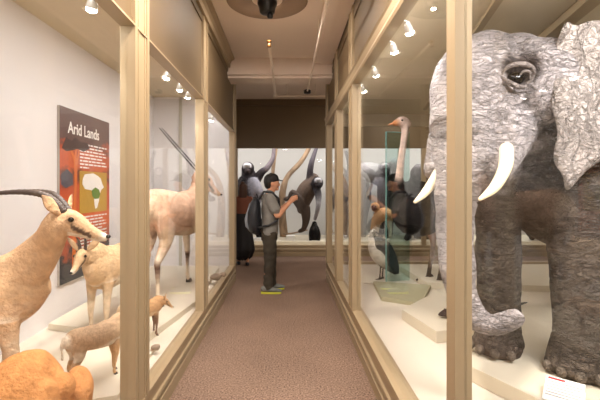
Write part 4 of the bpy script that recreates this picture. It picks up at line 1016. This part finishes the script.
    # hair and cap
    h = Org(); h.loft([(-.02, 0, 1.585, .074, .068), (-.012, 0, 1.63, .083, .088), (.005, 0, 1.67, .080, .095)], (20, 15, 13), up=(1, 0, 0), n=16)
    h.build('hair', M['hair'], r, voxel=.009, smooth=2)
    h = Org(); h.loft([(.025, 0, 1.655, .088, .11), (.022, 0, 1.695, .083, .103), (.015, 0, 1.725, .06, .075), (.01, 0, 1.735, .03, .035)], (22, 21, 24), up=(1, 0, 0), n=18)
    h.loft([(.10, 0, 1.662, .072, .009), (.15, 0, 1.655, .065, .008), (.19, 0, 1.645, .045, .007)], (22, 21, 24), n=14)
    h.build('cap', M['capcloth'], r, voxel=.008, smooth=2)
    # backpack, held on by two straps
    b = thing('backpack', 'black and grey nylon backpack on the back of the man in the cap', 'bag', (cx, cy, .92), math.radians(4))
    z0 = .92
    p = Org(); p.loft([(-.215, 0, 1.36-z0, .10, .05), (-.22, 0, 1.30-z0, .145, .08), (-.235, 0, 1.18-z0, .165, .105), (-.245, 0, 1.04-z0, .165, .115), (-.225, 0, .94-z0, .15, .095), (-.20, 0, .90-z0, .12, .06)], (30, 32, 38), up=(1, 0, 0), n=20)
    p.build('main_bag', M['nylon'], b, voxel=.012, smooth=2)
    p = Org(); p.loft([(-.33, 0, 1.16-z0, .10, .02), (-.345, 0, 1.08-z0, .12, .03), (-.335, 0, .98-z0, .11, .03)], (60, 64, 72), up=(1, 0, 0), n=16)
    p.build('front_pocket', M['strapgrey'], b, voxel=.012, smooth=1)
    for s_ in (-1, 1):
        MB().tube([(-.16, s_*.10, 1.38-z0), (-.09, s_*.125, 1.485-z0), (.03, s_*.135, 1.475-z0), (.125, s_*.135, 1.38-z0), (.142, s_*.145, 1.22-z0), (.10, s_*.175, 1.07-z0), (-.02, s_*.20, 1.0-z0), (-.16, s_*.15, .97-z0)], .016, 8).build('strap', M['nylon'], b, False, True)
        MB().tube([(-.30, s_*.125, 1.30-z0), (-.355, s_*.10, 1.12-z0), (-.32, s_*.11, .95-z0)], .010, 8).build('side_piping', M['strapgrey'], b, False, True)
    MB().tube([(-.18, -.03, 1.40-z0), (-.20, -.02, 1.45-z0), (-.20, .02, 1.45-z0), (-.18, .03, 1.40-z0)], .009, 8).build('carry_loop', M['nylon'], b, False, True)
    # camera in his hands
    k = thing('camera', 'small black camera held up in both hands by the man in the cap', 'camera', (cx, cy, 1.34), math.radians(4))
    MB().box(.335, .375, -.062, .062, .02, .10).build('camera_body', M['black'], k, bevel=.006)
    MB().lathe((0, 0, 0), [(.026, .375), (.03, .38), (.03, .43), (.022, .435)], 18, 'x').build('lens', M['black'], k, False, True).location = (0, 0, .058)
man()
def woman():
    p = W(246, 265, 8.0)
    r = thing('person', 'person in brown top and long black skirt standing at the left before the ape case', 'person', (p.x-.06, 8.0, 0), math.radians(100))
    o = Org()
    o.loft([(0, 0, .85, .15, .10), (0, 0, 1.0, .115, .085), (0, 0, 1.18, .13, .09), (0, 0, 1.30, .135, .085), (0, 0, 1.36, .09, .06), (0, 0, 1.41, .045, .045), (.01, 0, 1.46, .045, .048)], SK, up=(1, 0, 0), n=16)
    o.loft([(.02, 0, 1.46, .05, .058), (.03, 0, 1.51, .065, .08), (.02, 0, 1.565, .068, .086), (.015, 0, 1.60, .05, .06)], SK, up=(1, 0, 0), n=16)
    o.loft([(.10, 0, 1.53, .008, .008), (.12, 0, 1.508, .012, .009)], SK, n=8)
    for s_ in (-1, 1):
        sh = Vector((0, s_*.155, 1.32)); el = Vector((-.02, s_*.215, 1.06)); wr = Vector((.07, s_*.23, .85))
        o.loft([tuple(sh)+(.045, .045), tuple(sh.lerp(el, .5))+(.038, .038), tuple(el)+(.034, .034), tuple(el.lerp(wr, .4))+(.033, .033), tuple(wr)+(.022, .022)], SK, n=10)
        o.loft([tuple(wr)+(.016, .022), (wr.x+.03, wr.y, wr.z-.05, .014, .032), (wr.x+.045, wr.y, wr.z-.08, .012, .03)], SK, n=10, up=(1, 0, 0))
        for k in range(4):
            b0 = Vector((wr.x+.022+.017*k, wr.y, wr.z-.085)); o.loft([tuple(b0)+(.0085, .0085), tuple(b0+Vector((.004, -s_*.004, -.03)))+(.008, .008), tuple(b0+Vector((.0, -s_*.014, -.055)))+(.0075, .0075)], SK, n=8, sub=2)
        o.loft([(wr.x+.04, wr.y-s_*.01, wr.z-.03, .01, .01), (wr.x+.068, wr.y-s_*.02, wr.z-.055, .009, .009), (wr.x+.07, wr.y-s_*.025, wr.z-.08, .008, .008)], SK, n=8, sub=2)
        st = .06*s_
        o.loft([(0, s_*.075, .85, .08, .085), (st*.4, s_*.075, .6, .068, .07), (st*.6, s_*.075, .45, .05, .05), (st*.7-.01, s_*.075, .3, .047, .052), (st, s_*.08, .10, .03, .033), (st, s_*.08, .06, .03, .036)], SK, n=12, up=(1, 0, 0))
        o.loft([(-.04+st, s_*.08, .04, .028, .026), (.05+st, s_*.085, .035, .032, .02), (.14+st, s_*.09, .025, .026, .012)], SK, n=10)
    o.build('body', M['bodyskin'], r, voxel=.0075, smooth=2)
    t = Org(); t.loft([(0, 0, .98, .14, .11), (0, 0, 1.15, .145, .105), (0, 0, 1.29, .15, .10), (0, 0, 1.34, .12, .08)], (112, 62, 42), up=(1, 0, 0), n=18)
    for s_ in (-1, 1): t.loft([(0, s_*.14, 1.32, .055, .055), (-.01, s_*.175, 1.22, .052, .052), (-.01, s_*.19, 1.15, .05, .05)], (112, 62, 42), n=12)
    t.build('top', M['topbrown'], r, voxel=.012, smooth=2)
    t = Org(); t.loft([(0, 0, 1.06, .13, .10), (0, 0, .92, .175, .135), (0, 0, .6, .20, .17), (0, 0, .36, .235, .21), (0, 0, .30, .235, .21)], (22, 19, 20), up=(1, 0, 0), n=22)
    t.build('skirt', M['dress'], r, voxel=.014, smooth=1, disp=lambda co, n: .012*math.sin(9*math.atan2(co.y, co.x))*(1.06-co.z))
    h = Org(); h.loft([(-.045, 0, 1.32, .07, .03), (-.04, 0, 1.42, .085, .05), (-.02, 0, 1.53, .085, .085), (.0, 0, 1.60, .075, .085), (.0, 0, 1.63, .045, .05)], (70, 42, 28), up=(1, 0, 0), n=16)
    h.build('hair', M['hairbrown'], r, voxel=.01, smooth=2)
    for s_ in (-1, 1):
        Org().ell((.098, s_*.03, 1.53), (.009, .01, .008), (14, 10, 9), n=8, m=6).build('eye', M['eye'], r, fuse=False)
        st = .06*s_
        o2 = Org(); o2.loft([(-.06+st, s_*.08, .04, .036, .038), (.05+st, s_*.085, .035, .040, .032), (.15+st, s_*.09, .028, .032, .02)], (30, 26, 26), n=12)
        o2.build('shoe', M['nylon'], r, voxel=.009, smooth=1)
woman()
